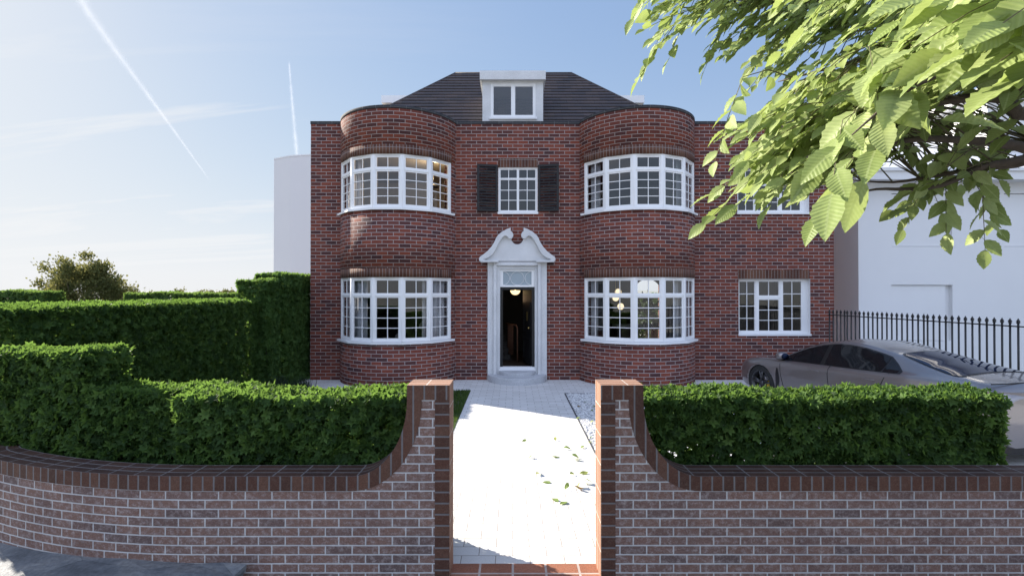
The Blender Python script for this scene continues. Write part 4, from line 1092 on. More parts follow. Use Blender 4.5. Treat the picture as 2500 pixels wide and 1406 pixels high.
# ================================================================== railings
fa, fb = Vector((8.47, 13.15, 0)), Vector((9.10, 6.9, 0)); ft = 1.915
fn = empty('railing_fence', fa, 'black iron railings with spear tips between the drive and the white house', 'fence')
Lf = (fb - fa).length; d = (fb - fa).normalized()
m = MB()
for z in (ft - .13, .18): m.fbox(frame_fn(fa + Vector((0, 0, z)), d, d.cross(Vector((0, 0, 1)))), -.05, Lf, -.011, .011, -.018, .018)
m.build('rail', M['iron'], fn)
first = None; s = 0; k = 0
while s < Lf:
    p = fa + d * s
    if first is None:
        m = MB(); m.tube([(p.x, p.y, 0), (p.x, p.y, ft - .07)], .0165, 6); m.lathe((p.x, p.y, ft - .08), [(.0165, 0), (.028, .006), (.028, .016), (.018, .022), (.031, .034), (.0, .10)], 8)
        first = m.build('picket', M['iron'], fn); o = first
    else:
        o = first.copy(); COL.objects.link(o); o.parent = fn; o.location = d * s
    k += 1; s += .085 if k % 17 == 5 else .131
# ================================================================== car
car = empty('parked_car', (6.84, 9.55, 0), 'low metallic grey sports saloon parked on the drive beside the railings', 'car')
def curve(pts, w=.07, cabin=False):
    pts = sorted(pts); xs = np.array([p[0] for p in pts]); ys = np.array([p[1] for p in pts])
    def f(x):
        if cabin: x = x - .2 * float(np.interp(x, [-2.25, -1.5, 1.1, 1.6], [0, 1, 1, 0]))
        return float(np.mean([np.interp(x + o, xs, ys) for o in np.linspace(-w, w, 9)]))
    return f
Zc = curve([(2.46, .46), (2.40, .56), (2.3, .645), (2.0, .73), (1.6, .79), (1.2, .85), (.95, .905), (.6, 1.09), (.25, 1.245), (0, 1.315), (-.3, 1.365), (-.6, 1.365), (-1.0, 1.305), (-1.5, 1.20), (-2.0, 1.09), (-2.3, 1.04), (-2.42, 1.03), (-2.5, .97), (-2.56, .86), (-2.7, .8)], .05, True)
Zb = curve([(2.46, .44), (2.38, .56), (2.2, .70), (1.9, .80), (1.45, .85), (1.0, .865), (.5, .885), (0, .905), (-.5, .925), (-1.0, .95), (-1.4, .975), (-1.8, .985), (-2.2, .97), (-2.45, .94), (-2.56, .80), (-2.7, .7)])
Wd = curve([(2.5, .40), (2.40, .62), (2.3, .74), (2.1, .86), (1.8, .945), (1.45, .968), (1.0, .948), (.5, .938), (0, .938), (-.5, .945), (-1.0, .965), (-1.45, .985), (-1.9, .968), (-2.2, .915), (-2.4, .86), (-2.56, .78), (-2.7, .7)])
Wr = curve([(2.5, .22), (2.3, .42), (2.0, .52), (1.4, .60), (.95, .68), (.5, .635), (0, .585), (-.5, .565), (-1.0, .56), (-1.5, .60), (-2.0, .68), (-2.3, .70), (-2.56, .62), (-2.7, .5)], .07, True)
Zr = curve([(2.5, .44), (2.3, .62), (2.0, .72), (1.4, .80), (1.0, .885), (.8, .965), (.5, 1.105), (.1, 1.245), (-.3, 1.31), (-.7, 1.295), (-1.1, 1.225), (-1.5, 1.135), (-1.9, 1.045), (-2.3, .995), (-2.45, .96), (-2.56, .83), (-2.7, .75)], .07, True)
def section(x):
    W, zb, wr, zr, zc = Wd(x), Zb(x), Wr(x), Zr(x), Zc(x)
    lo = .19 if abs(x) < 2.0 else .19 + (abs(x) - 2.0) * .12
    zb = max(zb, .42)
    k = min(1, max(0, (zb - .40) / .45))
    wb = W - .075
    if zr < zb + .01: zr = zb + .01 * (1 if zr > zb - .02 else .4)
    cp = [(W - .16, lo), (W - .05, lo + .05), (W - .012, lo + .14), (W, .19 + .36 * k + .02), (W - .006, .19 + .47 * k), (W - .030, zb - .085 * k), (wb, zb - .012), (wb - .045, zb + .006),
          (wb - .045 + (wr - wb + .045) * .5, zb + (zr - zb) * .52), (wr, zr), (wr * .80, zr + (zc - zr) * .46), (wr * .4, zr + (zc - zr) * .86), (0, zc)]
    c = np.array(cp); out = []
    for i in range(len(c) - 1):
        p0, p1, p2, p3 = c[max(i - 1, 0)], c[i], c[i + 1], c[min(i + 2, len(c) - 1)]
        if i + 2 >= len(c): p3 = np.array([-p1[0], p1[1]])
        for t in (0, .25, .5, .75):
            out.append(.5 * ((2 * p1) + (-p0 + p2) * t + (2 * p0 - 5 * p1 + 4 * p2 - p3) * t * t + (-p0 + 3 * p1 - 3 * p2 + p3) * t ** 3))
    out.append(c[-1]); return np.array(out)
IS, IR = 28, 36                       # first index above the shoulder, index of the roof rail
xs = np.unique(np.concatenate([np.linspace(2.46, 2.2, 9), np.linspace(2.2, -2.3, 70), np.linspace(-2.3, -2.56, 9)]))[::-1]
S = [section(x) for x in xs]; ns_ = len(S[0])
bm = bmesh.new(); grid = []
for x, s in zip(xs, S):
    row = [bm.verts.new((x, q[0], q[1])) for q in s] + [bm.verts.new((x, -q[0], q[1])) for q in s[-2::-1]]
    grid.append(row)
for i in range(len(grid) - 1):
    for j in range(len(grid[0]) - 1): bm.faces.new((grid[i][j], grid[i + 1][j], grid[i + 1][j + 1], grid[i][j + 1]))
    bm.faces.new((grid[i][0], grid[i][-1], grid[i + 1][-1], grid[i + 1][0]))
bm.faces.new(grid[0]); bm.faces.new(grid[-1][::-1])
bmesh.ops.recalc_face_normals(bm, faces=bm.faces)
for f in bm.faces: f.smooth = len(f.verts) == 4
me = bpy.data.meshes.new('body'); bm.to_mesh(me); bm.free()
body = bpy.data.objects.new('body', me); COL.objects.link(body)
cut = bmesh.new()
for ax in (1.45, -1.45):
    for sy in (-1, 1): bmesh.ops.create_cone(cut, cap_ends=True, segments=40, radius1=.375, radius2=.375, depth=.36, matrix=Matrix.Translation((ax, sy * .90, .34)) @ Matrix.Rotation(math.pi / 2, 4, 'X'))
cm = bpy.data.meshes.new('cut'); cut.to_mesh(cm); cut.free(); co = bpy.data.objects.new('cut', cm); COL.objects.link(co)
md = body.modifiers.new('arch', 'BOOLEAN'); md.operation = 'DIFFERENCE'; md.object = co; md.solver = 'EXACT'
bpy.context.view_layer.update()
dg = bpy.context.evaluated_depsgraph_get(); me2 = bpy.data.meshes.new_from_object(body.evaluated_get(dg)); body.modifiers.clear(); body.data = me2; me2.name = 'body'
bpy.data.objects.remove(co); bpy.data.meshes.remove(cm); bpy.data.meshes.remove(me)
me2.materials.clear(); me2.materials.append(M['paint']); body.parent = car
for p in me2.polygons: p.material_index = 0
def sec_side(x, z):                   # half width at height z between shoulder and rail
    s = section(x)[IS - 4:IR + 1]; return float(np.interp(z, s[:, 1], s[:, 0]))
def low_side(x, z):
    s = section(x)[8:IS]; return float(np.interp(z, s[:, 1], s[:, 0]))
def top_z(x, y):
    s = section(x)[IS:][::-1]; return float(np.interp(abs(y), s[:, 0], s[:, 1]))
def local(mb, name, mat, parent): o = mb.build(name, mat); o.parent = parent; return o
def dlo(x):
    zb = Zb(x) + .018; zt = min(Zr(x) - .032, zb + max(0, (x + 1.33)) * .62, zb + max(0, 1.14 - x) * 1.0); return zb, max(zt, zb + .002)
def side_glass(sy, x0, x1, off, mat, name, parent, grow=0.0):
    m = MB(); n = 16; r = 3
    g = []
    for i in range(n + 1):
        x = x0 + (x1 - x0) * i / n; zb, zt = dlo(x); zb -= grow; zt += grow
        g.append([(x, sy * (sec_side(x, zb + (zt - zb) * j / r) + off), zb + (zt - zb) * j / r) for j in range(r + 1)])
    for i in range(n):
        for j in range(r):
            q = [g[i][j], g[i + 1][j], g[i + 1][j + 1], g[i][j + 1]]; m.face(q if sy > 0 and x1 < x0 else q[::-1], smooth=True)
    return local(m, name, mat, parent)
for sy in (1, -1):
    side_glass(sy, 1.16, -1.315, .004, M['cartrim'], 'window_surround', body, .014)
    side_glass(sy, 1.06, .14, .009, M['sideglass'], 'side_window', car)
    side_glass(sy, .05, -1.00, .009, M['sideglass'], 'side_window', car)
    side_glass(sy, -1.03, -1.26, .009, M['sideglass'], 'quarter_window', car)
def top_panel(x0, x1, y0, y1, off, mat, name, parent, n=20, r=14, rnd=.0):
    m = MB(); g = []
    for i in range(n + 1):
        t = i / n; x = x0 + (x1 - x0) * t; hw = y0 + (y1 - y0) * t
        hw *= 1 - rnd * max(0, (t - .9) / .1) ** 2 - rnd * max(0, (.1 - t) / .1) ** 2
        g.append([(x, hw * (2 * j / r - 1), top_z(x, hw * (2 * j / r - 1)) + off) for j in range(r + 1)])
    for i in range(n):
        for j in range(r): m.face([g[i][j], g[i + 1][j], g[i + 1][j + 1], g[i][j + 1]], smooth=True)
    return local(m, name, mat, parent)
top_panel(-1.03, -2.01, .50, .69, .003, M['cartrim'], 'rear_window_surround', body, rnd=.10)
top_panel(-1.06, -1.98, .48, .67, .007, M['carglass'], 'rear_window', car, rnd=.10)
top_panel(1.12, .32, .66, .57, .006, M['carglass'], 'windscreen', car, rnd=.05)
def seam(pts, r=.0065):
    m = MB(); m.tube(pts, r, 5); local(m, 'panel_gap', M['seam'], body)
for sy in (1, -1):
    def sp(x, z): return (x, sy * (low_side(x, z) + .0005), z)
    seam([sp(.99 - .02 * k, .87 - .07 * k) for k in range(9)])
    seam([sp(-.10 - .012 * k * k * .2, .93 - .07 * k) for k in range(9)])
    seam([sp(-1.16 + .026 * k, .96 - .07 * k) for k in range(5)])
    for x, z in ((.18, .80), (-.88, .83)):
        m = MB(); m.tube([(x + .11 - .022 * k, sy * (low_side(x, z) + .004), z) for k in range(11)], [.010] + [.013] * 9 + [.010], 8); h = local(m, 'door_handle', M['paint'], car)
    m = MB()                           # air outlet behind the front wheel
    zz = [.30 + .06 * k for k in range(8)]
    for k in range(7):
        a, b = zz[k], zz[k + 1]; wa, wb = .035 + .06 * math.sin(math.pi * k / 7), .035 + .06 * math.sin(math.pi * (k + 1) / 7)
        q = [(1.04, sy * (low_side(1.04, a) + .003), a), (1.04 - wa, sy * (low_side(1.04, a) + .003), a), (1.04 - wb, sy * (low_side(1.04, b) + .003), b), (1.04, sy * (low_side(1.04, b) + .003), b)]
        m.face(q if sy < 0 else q[::-1])
    local(m, 'air_outlet', M['cartrim'], body)
    # mirror
    b = MB(); c = Vector((1.0, sy * (sec_side(1.0, .93) + .12), .95))
    prof = [(0, -.10), (.05, -.085), (.075, -.03), (.078, .02), (.06, .06), (0, .065)]
    b.lathe((0, 0, 0), prof, 16, axis='y'); b.v = [(c.x + p[0] * 1.15, c.y + p[1] * 1.35, c.z + p[2] * .95) for p in b.v]
    b.tube([(1.0, sy * (sec_side(1.0, .9) - .02), .89), (1.0, c.y - sy * .05, .925)], .018, 6)
    mo = local(b, 'mirror', M['paint'], car)
    b = MB(); b.lathe((0, 0, 0), [(0, .0), (.066, -.004), (0, -.008)], 16, axis='x'); b.v = [(c.x - .088 + p[0], c.y + p[1] * 1.25, c.z + p[2] * .9) for p in b.v]; local(b, 'mirror_glass', M['carglass'], mo)
    # wheels
    for ax in (1.45, -1.45):
        yo = sy * .955
        w = MB(); w.lathe((ax, yo - sy * .13, .35), [(.24, -.12), (.33, -.125), (.35, -.10), (.352, 0), (.35, .10), (.33, .125), (.255, .12)], 40, axis='y'); wh = local(w, 'wheel', M['tyre'], car)
        w = MB(); w.lathe((ax, yo - sy * .02, .35), [(.262, sy * .012), (.248, sy * .012), (.235, -sy * .10)], 36, axis='y')
        for k in range(5):
            t = 2 * math.pi * k / 5 + .3
            for dt in (-.16, .16):
                a0, a1 = t + dt * .5, t + dt
                w.tube([(ax + .05 * math.cos(a0), yo - sy * .045, .35 + .05 * math.sin(a0)), (ax + .245 * math.cos(a1), yo - sy * .02, .35 + .245 * math.sin(a1))], [.024, .018], 6)
        w.lathe((ax, yo - sy * .03, .35), [(0, sy * .012), (.055, sy * .006), (.06, -sy * .03)], 20, axis='y'); local(w, 'rim', M['rim'], wh)
        w = MB(); w.lathe((ax, yo - sy * .12, .35), [(0, 0), (.20, 0), (.20, -sy * .02), (0, -sy * .02)], 30, axis='y'); local(w, 'brake_disc', M['chrome'], wh)
        w = MB(); w.box(ax - .21, ax - .10, min(yo - sy * .13, yo - sy * .07), max(yo - sy * .13, yo - sy * .07), .24, .44); local(w, 'brake_caliper', M['yellow'], wh)
# rear end
xr = -2.56
def tail(name, mat, y, z0, z1, out, parent=car):
    m = MB(); n = 14; x_at = lambda yy: xr - out + .16 * (yy / .8) ** 2 * abs(yy / .8)
    for k in range(n):
        a, b = -y + 2 * y * k / n, -y + 2 * y * (k + 1) / n
        m.face([(x_at(a), a, z0), (x_at(a), a, z1), (x_at(b), b, z1), (x_at(b), b, z0)]); m.face([(x_at(a), a, z1), (xr + .3, a, z1), (xr + .3, b, z1), (x_at(b), b, z1)]); m.face([(xr + .3, a, z0), (x_at(a), a, z0), (x_at(b), b, z0), (xr + .3, b, z0)])
    return local(m, name, mat, parent)
tail('light_bar', M['carglass'], .84, .745, .828, .006)
tail('tail_panel', M['paint'], .84, .83, .93, .010)
tail('bumper', M['paint'], .86, .375, .742, .035)
tail('lower_trim', M['cartrim'], .86, .17, .372, .022)
tail('reflector', M['redlamp'], .80, .27, .295, .030)
m = MB(); m.tube([(-2.36 - .05 * math.cos(t), .74 * math.sin(t), 1.022 - .01 * abs(math.sin(t))) for t in np.linspace(-1.35, 1.35, 15)], .008, 5); local(m, 'spoiler_gap', M['seam'], body)
car.rotation_euler = (0, 0, math.atan2(.975, -.22)); car.scale = (1.1, 1.1, 1.1)

# ================================================================== street tree reaching over the wall
tree = empty('street_tree', (3.7, 2.4, 0), 'beech tree whose leafy bough hangs across the top corner in front of the houses', 'tree')
m = MB(); m.tube([(3.75, 2.4, -.03), (3.7, 2.4, 1.2), (3.62, 2.42, 2.6), (3.7, 2.45, 4.2), (3.6, 2.5, 6.0)], [.24, .19, .17, .13, .07], 14); m.build('trunk', M['bark'], tree)
def lp(*a): return [P(*q) for q in a]
T0 = Vector((3.64, 2.42, 2.6))
limbs = [
    [Vector((3.66, 2.42, 3.0))] + lp((2620, 350, 2.32), (2500, 388, 2.32), (2400, 408, 2.36), (2300, 452, 2.42), (2210, 462, 2.46), (2140, 462, 2.5), (2060, 478, 2.6)),
    [Vector((3.66, 2.42, 2.95))] + lp((2650, 372, 2.30), (2480, 402, 2.34), (2380, 412, 2.40), (2280, 430, 2.5), (2180, 445, 2.6), (2080, 440, 2.7)),
    [Vector((3.67, 2.43, 3.2))] + lp((2600, 370, 2.2), (2480, 356, 2.2), (2380, 344, 2.2), (2240, 340, 2.25), (2130, 360, 2.35), (2000, 400, 2.5), (1880, 440, 2.7)),
    [Vector((3.68, 2.44, 3.4))] + lp((2560, 285, 1.95), (2450, 240, 1.95), (2320, 245, 2.05), (2180, 275, 2.2), (2000, 300, 2.45), (1850, 320, 2.7)),
    [Vector((3.70, 2.45, 4.1))] + lp((2600, -60, 2.1), (2350, 60, 2.1), (2200, 120, 2.2), (2050, 160, 2.4), (1900, 200, 2.6)),
    [Vector((3.70, 2.45, 4.2))] + lp((2500, -160, 2.4), (2250, -80, 2.6), (2000, -10, 2.85), (1800, 15, 3.05), (1650, 20, 3.2)),
    [Vector((3.66, 2.42, 3.1))] + lp((2620, 200, 1.5), (2480, 150, 1.4), (2330, 170, 1.4), (2200, 230, 1.45), (2080, 330, 1.5)),
]
lims_ = [[.05, .034, .028, .022, .017, .013, .009, .004], [.045, .03, .024, .018, .013, .009, .004], [.05, .036, .030, .025, .019, .014, .008, .004], [.05, .036, .03, .024, .018, .010, .004],
        [.06, .035, .026, .018, .012, .004], [.06, .034, .024, .016, .010, .004], [.04, .022, .017, .013, .008, .003]]
lims = [[v * .72 for v in q] for q in lims_]
LP = []
for pts, rr in zip(limbs, lims):
    m = MB(); sm = []
    for i in range(len(pts) - 1):
        p0, p1, p2, p3 = pts[max(i - 1, 0)], pts[i], pts[i + 1], pts[min(i + 2, len(pts) - 1)]
        for t in (0, .33, .67): sm.append((.5 * ((2 * p1) + (p2 - p0) * t + (2 * p0 - 5 * p1 + 4 * p2 - p3) * t * t + (3 * p1 - p0 - 3 * p2 + p3) * t ** 3), rr[i] + (rr[i + 1] - rr[i]) * t))
    sm.append((pts[-1], rr[-1])); m.tube([a for a, b in sm], [b for a, b in sm], 9); m.build('branch', M['bark'], tree)
    LP += [a for a, b in sm[4:]]
def in_poly(x, y, poly):
    c = False; j = len(poly) - 1
    for i in range(len(poly)):
        (xi, yi), (xj, yj) = poly[i], poly[j]
        if (yi > y) != (yj > y) and x < (xj - xi) * (y - yi) / (yj - yi) + xi: c = not c
        j = i
    return c
rg = random.Random(5)
twigs = []                             # (tip point, length, leaf size, direction)
def region(poly, n, Y0, Y1, ls, L=(.30, .5), dirv=(-.82, .05, -.47)):
    xs_, ys_ = [p[0] for p in poly], [p[1] for p in poly]; k = 0
    while k < n:
        x, y = rg.uniform(min(xs_), max(xs_)), rg.uniform(min(ys_), max(ys_))
        if in_poly(x, y, poly): twigs.append((P(x, y, rg.uniform(Y0, Y1)), rg.uniform(*L), rg.uniform(*ls), dirv)); k += 1
# upper arm
region([(1560, -60), (1555, 70), (1590, 130), (1680, 70), (1780, 150), (1850, 220), (1960, 170), (2000, -60)], 110, 2.7, 3.3, (.080, .110))
region([(1900, -60), (1880, 120), (1960, 200), (2200, 200), (2400, 100), (2400, -60)], 110, 2.0, 2.9, (.075, .11))
# main mass
region([(1850, 270), (1800, 310), (1800, 400), (1900, 410), (2050, 420), (2190, 330), (2270, 240), (2200, 180), (2000, 200)], 130, 2.1, 2.9, (.075, .11))
region([(1800, 380), (1790, 470), (1870, 490), (1940, 490), (2040, 460), (2140, 410), (2100, 360)], 66, 2.2, 2.9, (.08, .11))
region([(2150, -60), (2120, 150), (2180, 270), (2300, 200), (2420, 180), (2560, 190), (2560, -60)], 110, 1.35, 2.1, (.095, .135))
region([(2250, -40), (2200, 150), (2350, 230), (2540, 220), (2560, -40)], 10, .95, 1.2, (.11, .15), (.2, .32))
region([(2080, 170), (2130, 290), (2200, 330), (2330, 255), (2450, 235), (2560, 240), (2560, 100), (2300, 60)], 36, 1.6, 2.4, (.085, .12), (.25, .4))
region([(2300, -60), (2250, 90), (2400, 190), (2560, 230), (2560, -60)], 16, .95, 1.3, (.11, .15), (.22, .34))
# under the lower limb
region([(2120, 440), (2120, 500), (2190, 520), (2300, 470), (2330, 420)], 6, 2.3, 2.7, (.09, .13), (.22, .35))
twigs += [(P(x, y, Y), L, s, d) for x, y, Y, L, s, d in (
    (1555, 200, 3.0, .42, .12, (-.45, 0, -.85)), (1545, 45, 3.1, .4, .12, (-.6, 0, -.75)), (1580, 150, 3.0, .4, .12, (-.5, 0, -.8)), (1635, 140, 3.0, .35, .12, (-.4, 0, -.85)), (1720, 170, 2.9, .4, .12, (-.5, 0, -.8)), (1815, 235, 2.8, .38, .12, (-.45, 0, -.85)),
    (1745, 395, 2.4, .5, .13, (-.6, -.1, -.75)), (1770, 330, 2.5, .45, .13, (-.85, 0, -.4)), (1722, 545, 2.6, .5, .12, (-.72, 0, -.66)), (1745, 470, 2.4, .45, .12, (-.9, 0, -.3)), (1800, 500, 2.4, .45, .13, (-.7, 0, -.66)), (1880, 500, 2.3, .4, .13, (-.3, 0, -.9)),
    (2000, 525, 1.9, .34, .13, (-.4, 0, -.85)), (2000, 400, 1.6, .30, .15, (-.65, -.05, -.65)), (2110, 440, 1.5, .28, .17, (-.1, -.05, -.92)), (2030, 470, 1.5, .26, .16, (-.5, -.05, -.8)), (2150, 290, 1.45, .28, .16, (-.4, -.1, -.8)), (2300, 290, 1.5, .30, .16, (.85, -.1, -.1)),
    (2205, 560, 2.45, .36, .11, (-.35, 0, -.9)), (2310, 570, 2.45, .42, .11, (.05, 0, -1)), (2300, 520, 2.5, .36, .11, (.2, 0, -.95)), (2420, 520, 2.5, .45, .11, (.65, 0, -.7)), (2440, 560, 2.55, .5, .11, (.7, 0, -.6)), (2405, 610, 2.5, .42, .11, (.35, 0, -.92)), (2230, 510, 2.5, .3, .11, (-.6, 0, -.75)),
    (2440, 440, 2.4, .35, .11, (.8, 0, -.35)), (2370, 320, 2.1, .2, .12, (.5, 0, .75)), (2480, 290, 2.0, .3, .13, (-.6, 0, -.5)), (2460, 330, 2.1, .3, .12, (-.75, 0, -.4)), (2500, 240, 1.9, .3, .13, (-.6, 0, -.6)))]
pos, tip, nr, sz = [], [], [], []
tw = MB(); sunv = Vector((-.75, .15, .55))
for e, L, s, dv in twigs:
    d = Vector(dv) + Vector((rg.uniform(-.25, .25), rg.uniform(-.3, .3), rg.uniform(-.25, .25))); d.normalize()
    st_ = e - d * L + Vector((0, 0, .10 * L)); md = e - d * L * .45 + Vector((0, 0, .09 * L))
    tgt = st_ + Vector((.30, 0, .06)); near = min(LP, key=lambda q: (q - tgt).length)
    mid2 = st_.lerp(near, .5) + Vector((0, 0, .04))
    chain = [near, mid2, st_, md, e]
    kf = .4 if e.y < 1.9 else .6
    tw.tube(chain, [.006 * kf, .005 * kf, .004 * kf, .003 * kf, .0012], 5)
    k = max(4, int(L / s * 2.4)); side = d.cross(Vector((0, 0, 1))).normalized()
    for i in range(k):
        t = .12 + .88 * i / (k - 1)
        p = (st_.lerp(md, t / .55) if t < .55 else md.lerp(e, (t - .55) / .45))
        sg = (1 if i % 2 else -1) * (0 if i == k - 1 else 1)
        ax = d + side * sg * rg.uniform(.45, .95) + Vector((rg.uniform(-.2, .2), rg.uniform(-.2, .2), rg.uniform(-.35, .05)))
        nn = Vector((-.6, -.35, .7)) + Vector((rg.gauss(0, .45), rg.gauss(0, .40), rg.gauss(0, .4)))
        pos.append(p); tip.append(ax); nr.append(nn); sz.append(s * rg.uniform(.72, 1.12))
    if rg.random() < .8:
        k2 = rg.randint(1, 3)
        for i in range(k2):
            pos.append(st_.lerp(near, rg.uniform(.05, .6))); tip.append(d + Vector((rg.gauss(0, .5), rg.gauss(0, .5), rg.gauss(-.2, .3)))); nr.append(Vector((rg.gauss(-.3, .5), rg.gauss(-.4, .5), rg.gauss(.6, .4)))); sz.append(s * rg.uniform(.7, 1))
tw.build('twig', M['twig'], tree)
A = lambda q: np.array([tuple(v) for v in q])
V, Fs, rn, uv = scatter(*BEECH, A(pos), A(tip), A(nr), np.array(sz), RNG.random(len(pos)))
np_mesh('crown', V, Fs, M['beech'], tree, rn, uv, smooth=True)

# fallen leaves
spots = [(1215, 490), (1385, 482), (1440, 542), (1545, 537), (1415, 590), (1490, 595), (1545, 612), (1228, 597), (1275, 705), (1480, 705), (1590, 690), (1362, 748), (1558, 752), (1450, 792), (1525, 782), (1565, 796), (1408, 862), (1460, 862), (1600, 390), (1540, 360), (1615, 475), (1590, 508), (1575, 257), (1543, 282), (1620, 290), (1615, 312)]
for i, (cx, cy) in enumerate(spots):
    x, y = 800 + cx / 2.5, 880 + cy / 2.5
    Y = 2.4 / math.tan(-(PITCH + math.atan((703 - y) / F))); p = P(x, y, Y)
    brown = i in (15, 23); grav = i >= 18
    th = rg.uniform(0, 2 * math.pi); s = rg.uniform(.085, .13)
    n_ = Vector((rg.gauss(0, .35), rg.gauss(0, .35), 1))
    V, Fs, rn, uv = scatter(*BEECH, np.array([(0, 0, 0)]), np.array([(math.cos(th), math.sin(th), rg.gauss(0, .2))]), np.array([tuple(n_)]), np.array([s]), np.array([rg.random()]))
    V[:, 2] += V[:, 2].max() * .6 * np.sin(V[:, 0] * 40)
    V[:, 2] -= V[:, 2].min()
    o = np_mesh('fallen_leaf', V, Fs, M['brownleaf'] if brown else M['fallen'], None, rn, uv, smooth=True)
    o.location = (p.x, p.y, .016 if grav else .004)
    if brown: tag(o, 'brown leaf with curled edge fallen on the white paving' if i == 15 else 'brown leaf fallen on the shaded white gravel', 'leaf', 'fallen leaves')
    else: tag(o, 'small green leaf fallen on the white gravel bed' if grav else 'small green leaf fallen on the sunlit white paving', 'leaf', 'green leaves fallen on the gravel' if grav else 'green leaves fallen on the paving')

# ================================================================== vapour trails
def trail(pts, widths, label, seed):
    pts = [P(x, y, Y) for x, y, Y in pts]; N = 60
    V, Fq, rn = [], [], []
    rr = random.Random(seed)
    c = []
    for k in range(N + 1):
        t = k / N * (len(pts) - 1); i = min(int(t), len(pts) - 2); f = t - i
        c.append((pts[i].lerp(pts[i + 1], f), widths[i] + (widths[i + 1] - widths[i]) * f))
    d = (pts[-1] - pts[0]).normalized(); a = d.cross(Vector((0, 0, 1))).normalized(); b = a.cross(d)
    for sh, (sc, al) in enumerate(((1.35, .020), (1.0, .026), (.68, .032), (.36, .04))):
        base = len(V); K = 12
        for k, (p, w) in enumerate(c):
            wob = 1 + rr.uniform(-.18, .18); fade = min(1, k / 3, (N - k) / 14 if widths[-1] > widths[0] else 1)
            for j in range(K):
                th = 2 * math.pi * j / K; V.append(tuple(p + (a * math.cos(th) + b * math.sin(th)) * w * sc * wob)); rn.append(al * fade)
        for k in range(N):
            for j in range(K): Fq.append((base + k * K + j, base + k * K + (j + 1) % K, base + (k + 1) * K + (j + 1) % K, base + (k + 1) * K + j))
    o = np_mesh('vapour_trail', np.array(V), [np.array(Fq)], M['vapour'], None, np.array(rn), smooth=True)
    tag(o, label, 'vapour trail', 'vapour trails in the sky')
Yd = 3000; u = Yd / F
trail([(516, 446, Yd), (400, 285, Yd), (290, 135, Yd), (215, 30, Yd), (165, -60, Yd)], [1.0 * u, 4.5 * u, 8 * u, 11.5 * u, 15 * u], 'broad slanting vapour trail narrowing to a point in the open sky', 3)
trail([(705.5, 149, Yd), (710, 210, Yd), (717, 290, Yd), (725, 380, Yd), (727, 410, Yd)], [2.2 * u, 3 * u, 4.2 * u, 5 * u, 5 * u], 'short steep vapour trail above the pale block', 4)

# ================================================================== light, sky, camera
EL = math.radians(27); AZ = Vector((.8545, -.5195, 0)).normalized()
trav = Vector((AZ.x * math.cos(EL), AZ.y * math.cos(EL), -math.sin(EL)))
sl = bpy.data.lights.new('sun', 'SUN'); sl.energy = 4.2; sl.angle = math.radians(.55); sl.color = (1, .92, .80)
so = bpy.data.objects.new('sun', sl); COL.objects.link(so); so.rotation_euler = trav.to_track_quat('-Z', 'Y').to_euler(); so.location = (-20, 20, 20)
w = bpy.data.worlds.new('World'); SC.world = w; w.use_nodes = True; nt = w.node_tree; nt.nodes.clear()
def wn(t, **k):
    n = nt.nodes.new('ShaderNode' + t)
    ins = k.pop('ins', {})
    for a, v in k.items(): setattr(n, a, v)
    for a, v in ins.items():
        if isinstance(v, bpy.types.NodeSocket): nt.links.new(v, n.inputs[a])
        else: n.inputs[a].default_value = v
    return n
sky = wn('TexSky', sky_type='NISHITA', sun_disc=False, sun_elevation=EL, sun_rotation=math.atan2(-AZ.x, -AZ.y), altitude=20, air_density=1.0, dust_density=.8, ozone_density=1.5)
geo = wn('TexCoord').outputs[0]
sp = wn('SeparateXYZ', ins={0: geo})
zc = wn('Math', operation='MAXIMUM', ins={0: sp.outputs[2], 1: .03}).outputs[0]
zz = wn('Math', operation='ADD', ins={0: zc, 1: .12}).outputs[0]
px = wn('Math', operation='DIVIDE', ins={0: sp.outputs[0], 1: zz}).outputs[0]; py = wn('Math', operation='DIVIDE', ins={0: sp.outputs[1], 1: zz}).outputs[0]
cv = wn('CombineXYZ', ins={0: px, 1: py}).outputs[0]
mp = wn('Mapping', ins={0: cv, 'Rotation': (0, 0, .35), 'Scale': (.34, 1.5, 1), 'Location': (2.3, .4, 0)}).outputs[0]
nz = wn('TexNoise', ins={'Vector': mp, 'Scale': .9, 'Detail': 8.0, 'Roughness': .6, 'Distortion': .9}).outputs[0]
cr = wn('ValToRGB', ins={0: nz}); cr.color_ramp.elements[0].position = .52; cr.color_ramp.elements[1].position = .80; cr.color_ramp.elements[1].color = (.55, .55, .55, 1)
cm_ = wn('Math', operation='MULTIPLY_ADD', use_clamp=True, ins={0: sp.outputs[0], 1: -1.3, 2: .05}).outputs[0]
ce_ = wn('MapRange', interpolation_type='SMOOTHSTEP', ins={0: sp.outputs[2], 1: .24, 2: .42, 3: 1.0, 4: .12}).outputs[0]
cm_ = wn('Math', operation='MULTIPLY', ins={0: cm_, 1: ce_}).outputs[0]
cl_ = wn('Math', operation='MULTIPLY', ins={0: cr.outputs[0], 1: cm_}).outputs[0]
mx = wn('Mix', data_type='RGBA'); nt.links.new(cl_, mx.inputs[0]); nt.links.new(sky.outputs[0], mx.inputs[6]); mx.inputs[7].default_value = (60, 50, 40, 1)
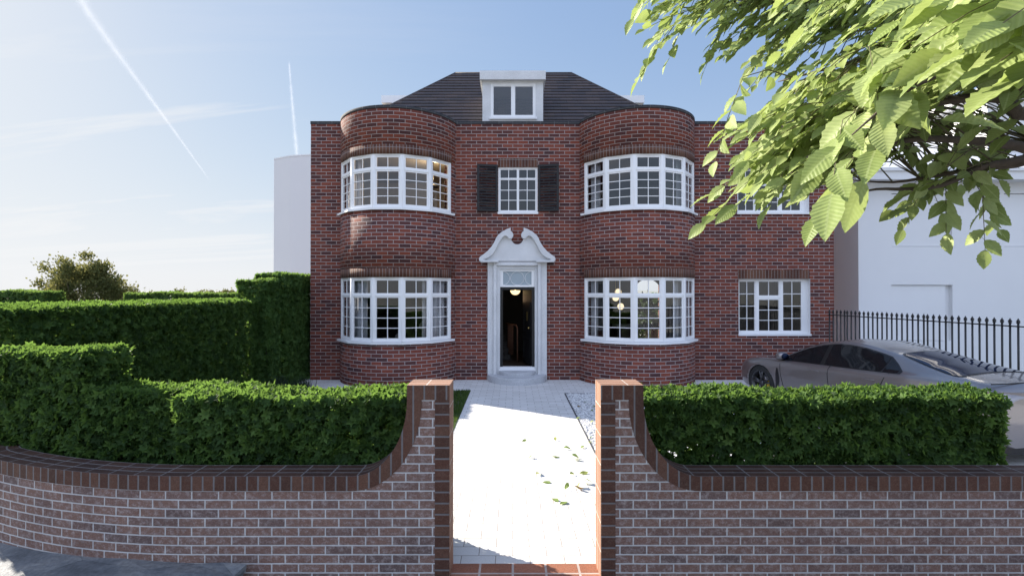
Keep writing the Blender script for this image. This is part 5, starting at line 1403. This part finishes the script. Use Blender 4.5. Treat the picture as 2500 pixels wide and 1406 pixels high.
# soft shoulder: the sky brightens towards the sun without burning out
sv = wn('SeparateColor', ins={0: mx.outputs[2]})
chan = []
for i in range(3):
    e = wn('Math', operation='POWER', ins={0: sv.outputs[i], 1: .65}).outputs[0]
    e = wn('Math', operation='MULTIPLY', ins={0: e, 1: (-.335, -.424, -.70)[i]}).outputs[0]
    e = wn('Math', operation='EXPONENT', ins={0: e}).outputs[0]
    chan.append(wn('Math', operation='SUBTRACT', ins={0: 1.0, 1: e}).outputs[0])
cc0 = wn('CombineColor', ins={0: chan[0], 1: chan[1], 2: chan[2]}).outputs[0]
hz = wn('Math', operation='EXPONENT', ins={0: wn('Math', operation='MULTIPLY', ins={0: zc, 1: -8.0}).outputs[0]}).outputs[0]
hz = wn('Math', operation='MULTIPLY', ins={0: hz, 1: .85}).outputs[0]
hm = wn('Mix', data_type='RGBA'); nt.links.new(hz, hm.inputs[0]); nt.links.new(cc0, hm.inputs[6]); hm.inputs[7].default_value = (.97, .985, 1, 1)
cc = hm.outputs[2]
sc_ = wn('VectorMath', operation='SCALE', ins={0: cc, 'Scale': 2.4}).outputs[0]
# added bluish fill glow in the unseen sky behind the street, brightens shade
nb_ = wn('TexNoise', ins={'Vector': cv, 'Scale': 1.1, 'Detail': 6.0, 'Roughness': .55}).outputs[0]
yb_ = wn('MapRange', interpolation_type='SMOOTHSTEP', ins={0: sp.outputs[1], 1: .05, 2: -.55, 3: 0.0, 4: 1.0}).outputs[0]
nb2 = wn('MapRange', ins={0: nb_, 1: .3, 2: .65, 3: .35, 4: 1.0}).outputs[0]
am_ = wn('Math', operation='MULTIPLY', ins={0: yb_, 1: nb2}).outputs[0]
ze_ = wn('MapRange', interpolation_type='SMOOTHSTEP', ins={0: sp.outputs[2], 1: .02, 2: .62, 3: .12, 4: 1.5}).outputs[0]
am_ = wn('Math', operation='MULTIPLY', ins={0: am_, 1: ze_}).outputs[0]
fill_ = wn('VectorMath', operation='SCALE', ins={0: (2.05, 2.25, 2.9), 'Scale': am_}).outputs[0]
sc_ = wn('VectorMath', operation='ADD', ins={0: sc_, 1: fill_}).outputs[0]
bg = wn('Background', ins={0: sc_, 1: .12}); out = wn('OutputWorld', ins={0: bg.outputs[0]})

cam = bpy.data.cameras.new('camera'); cam.sensor_width = 36; cam.lens = 36 * F / 2500; cam.clip_end = 20000; cam.clip_start = .05; cam.shift_x = -2 / 2500
oc = bpy.data.objects.new('camera', cam); COL.objects.link(oc); oc.location = (0, 0, CAMZ); oc.rotation_euler = (math.pi / 2 + PITCH, 0, 0); SC.camera = oc
SC.view_settings.view_transform = 'Standard'; SC.view_settings.look = 'None'; SC.view_settings.gamma = 1; SC.view_settings.exposure = 1.7
SC.cycles.max_bounces = 8; SC.cycles.transparent_max_bounces = 24; SC.cycles.use_denoising = True
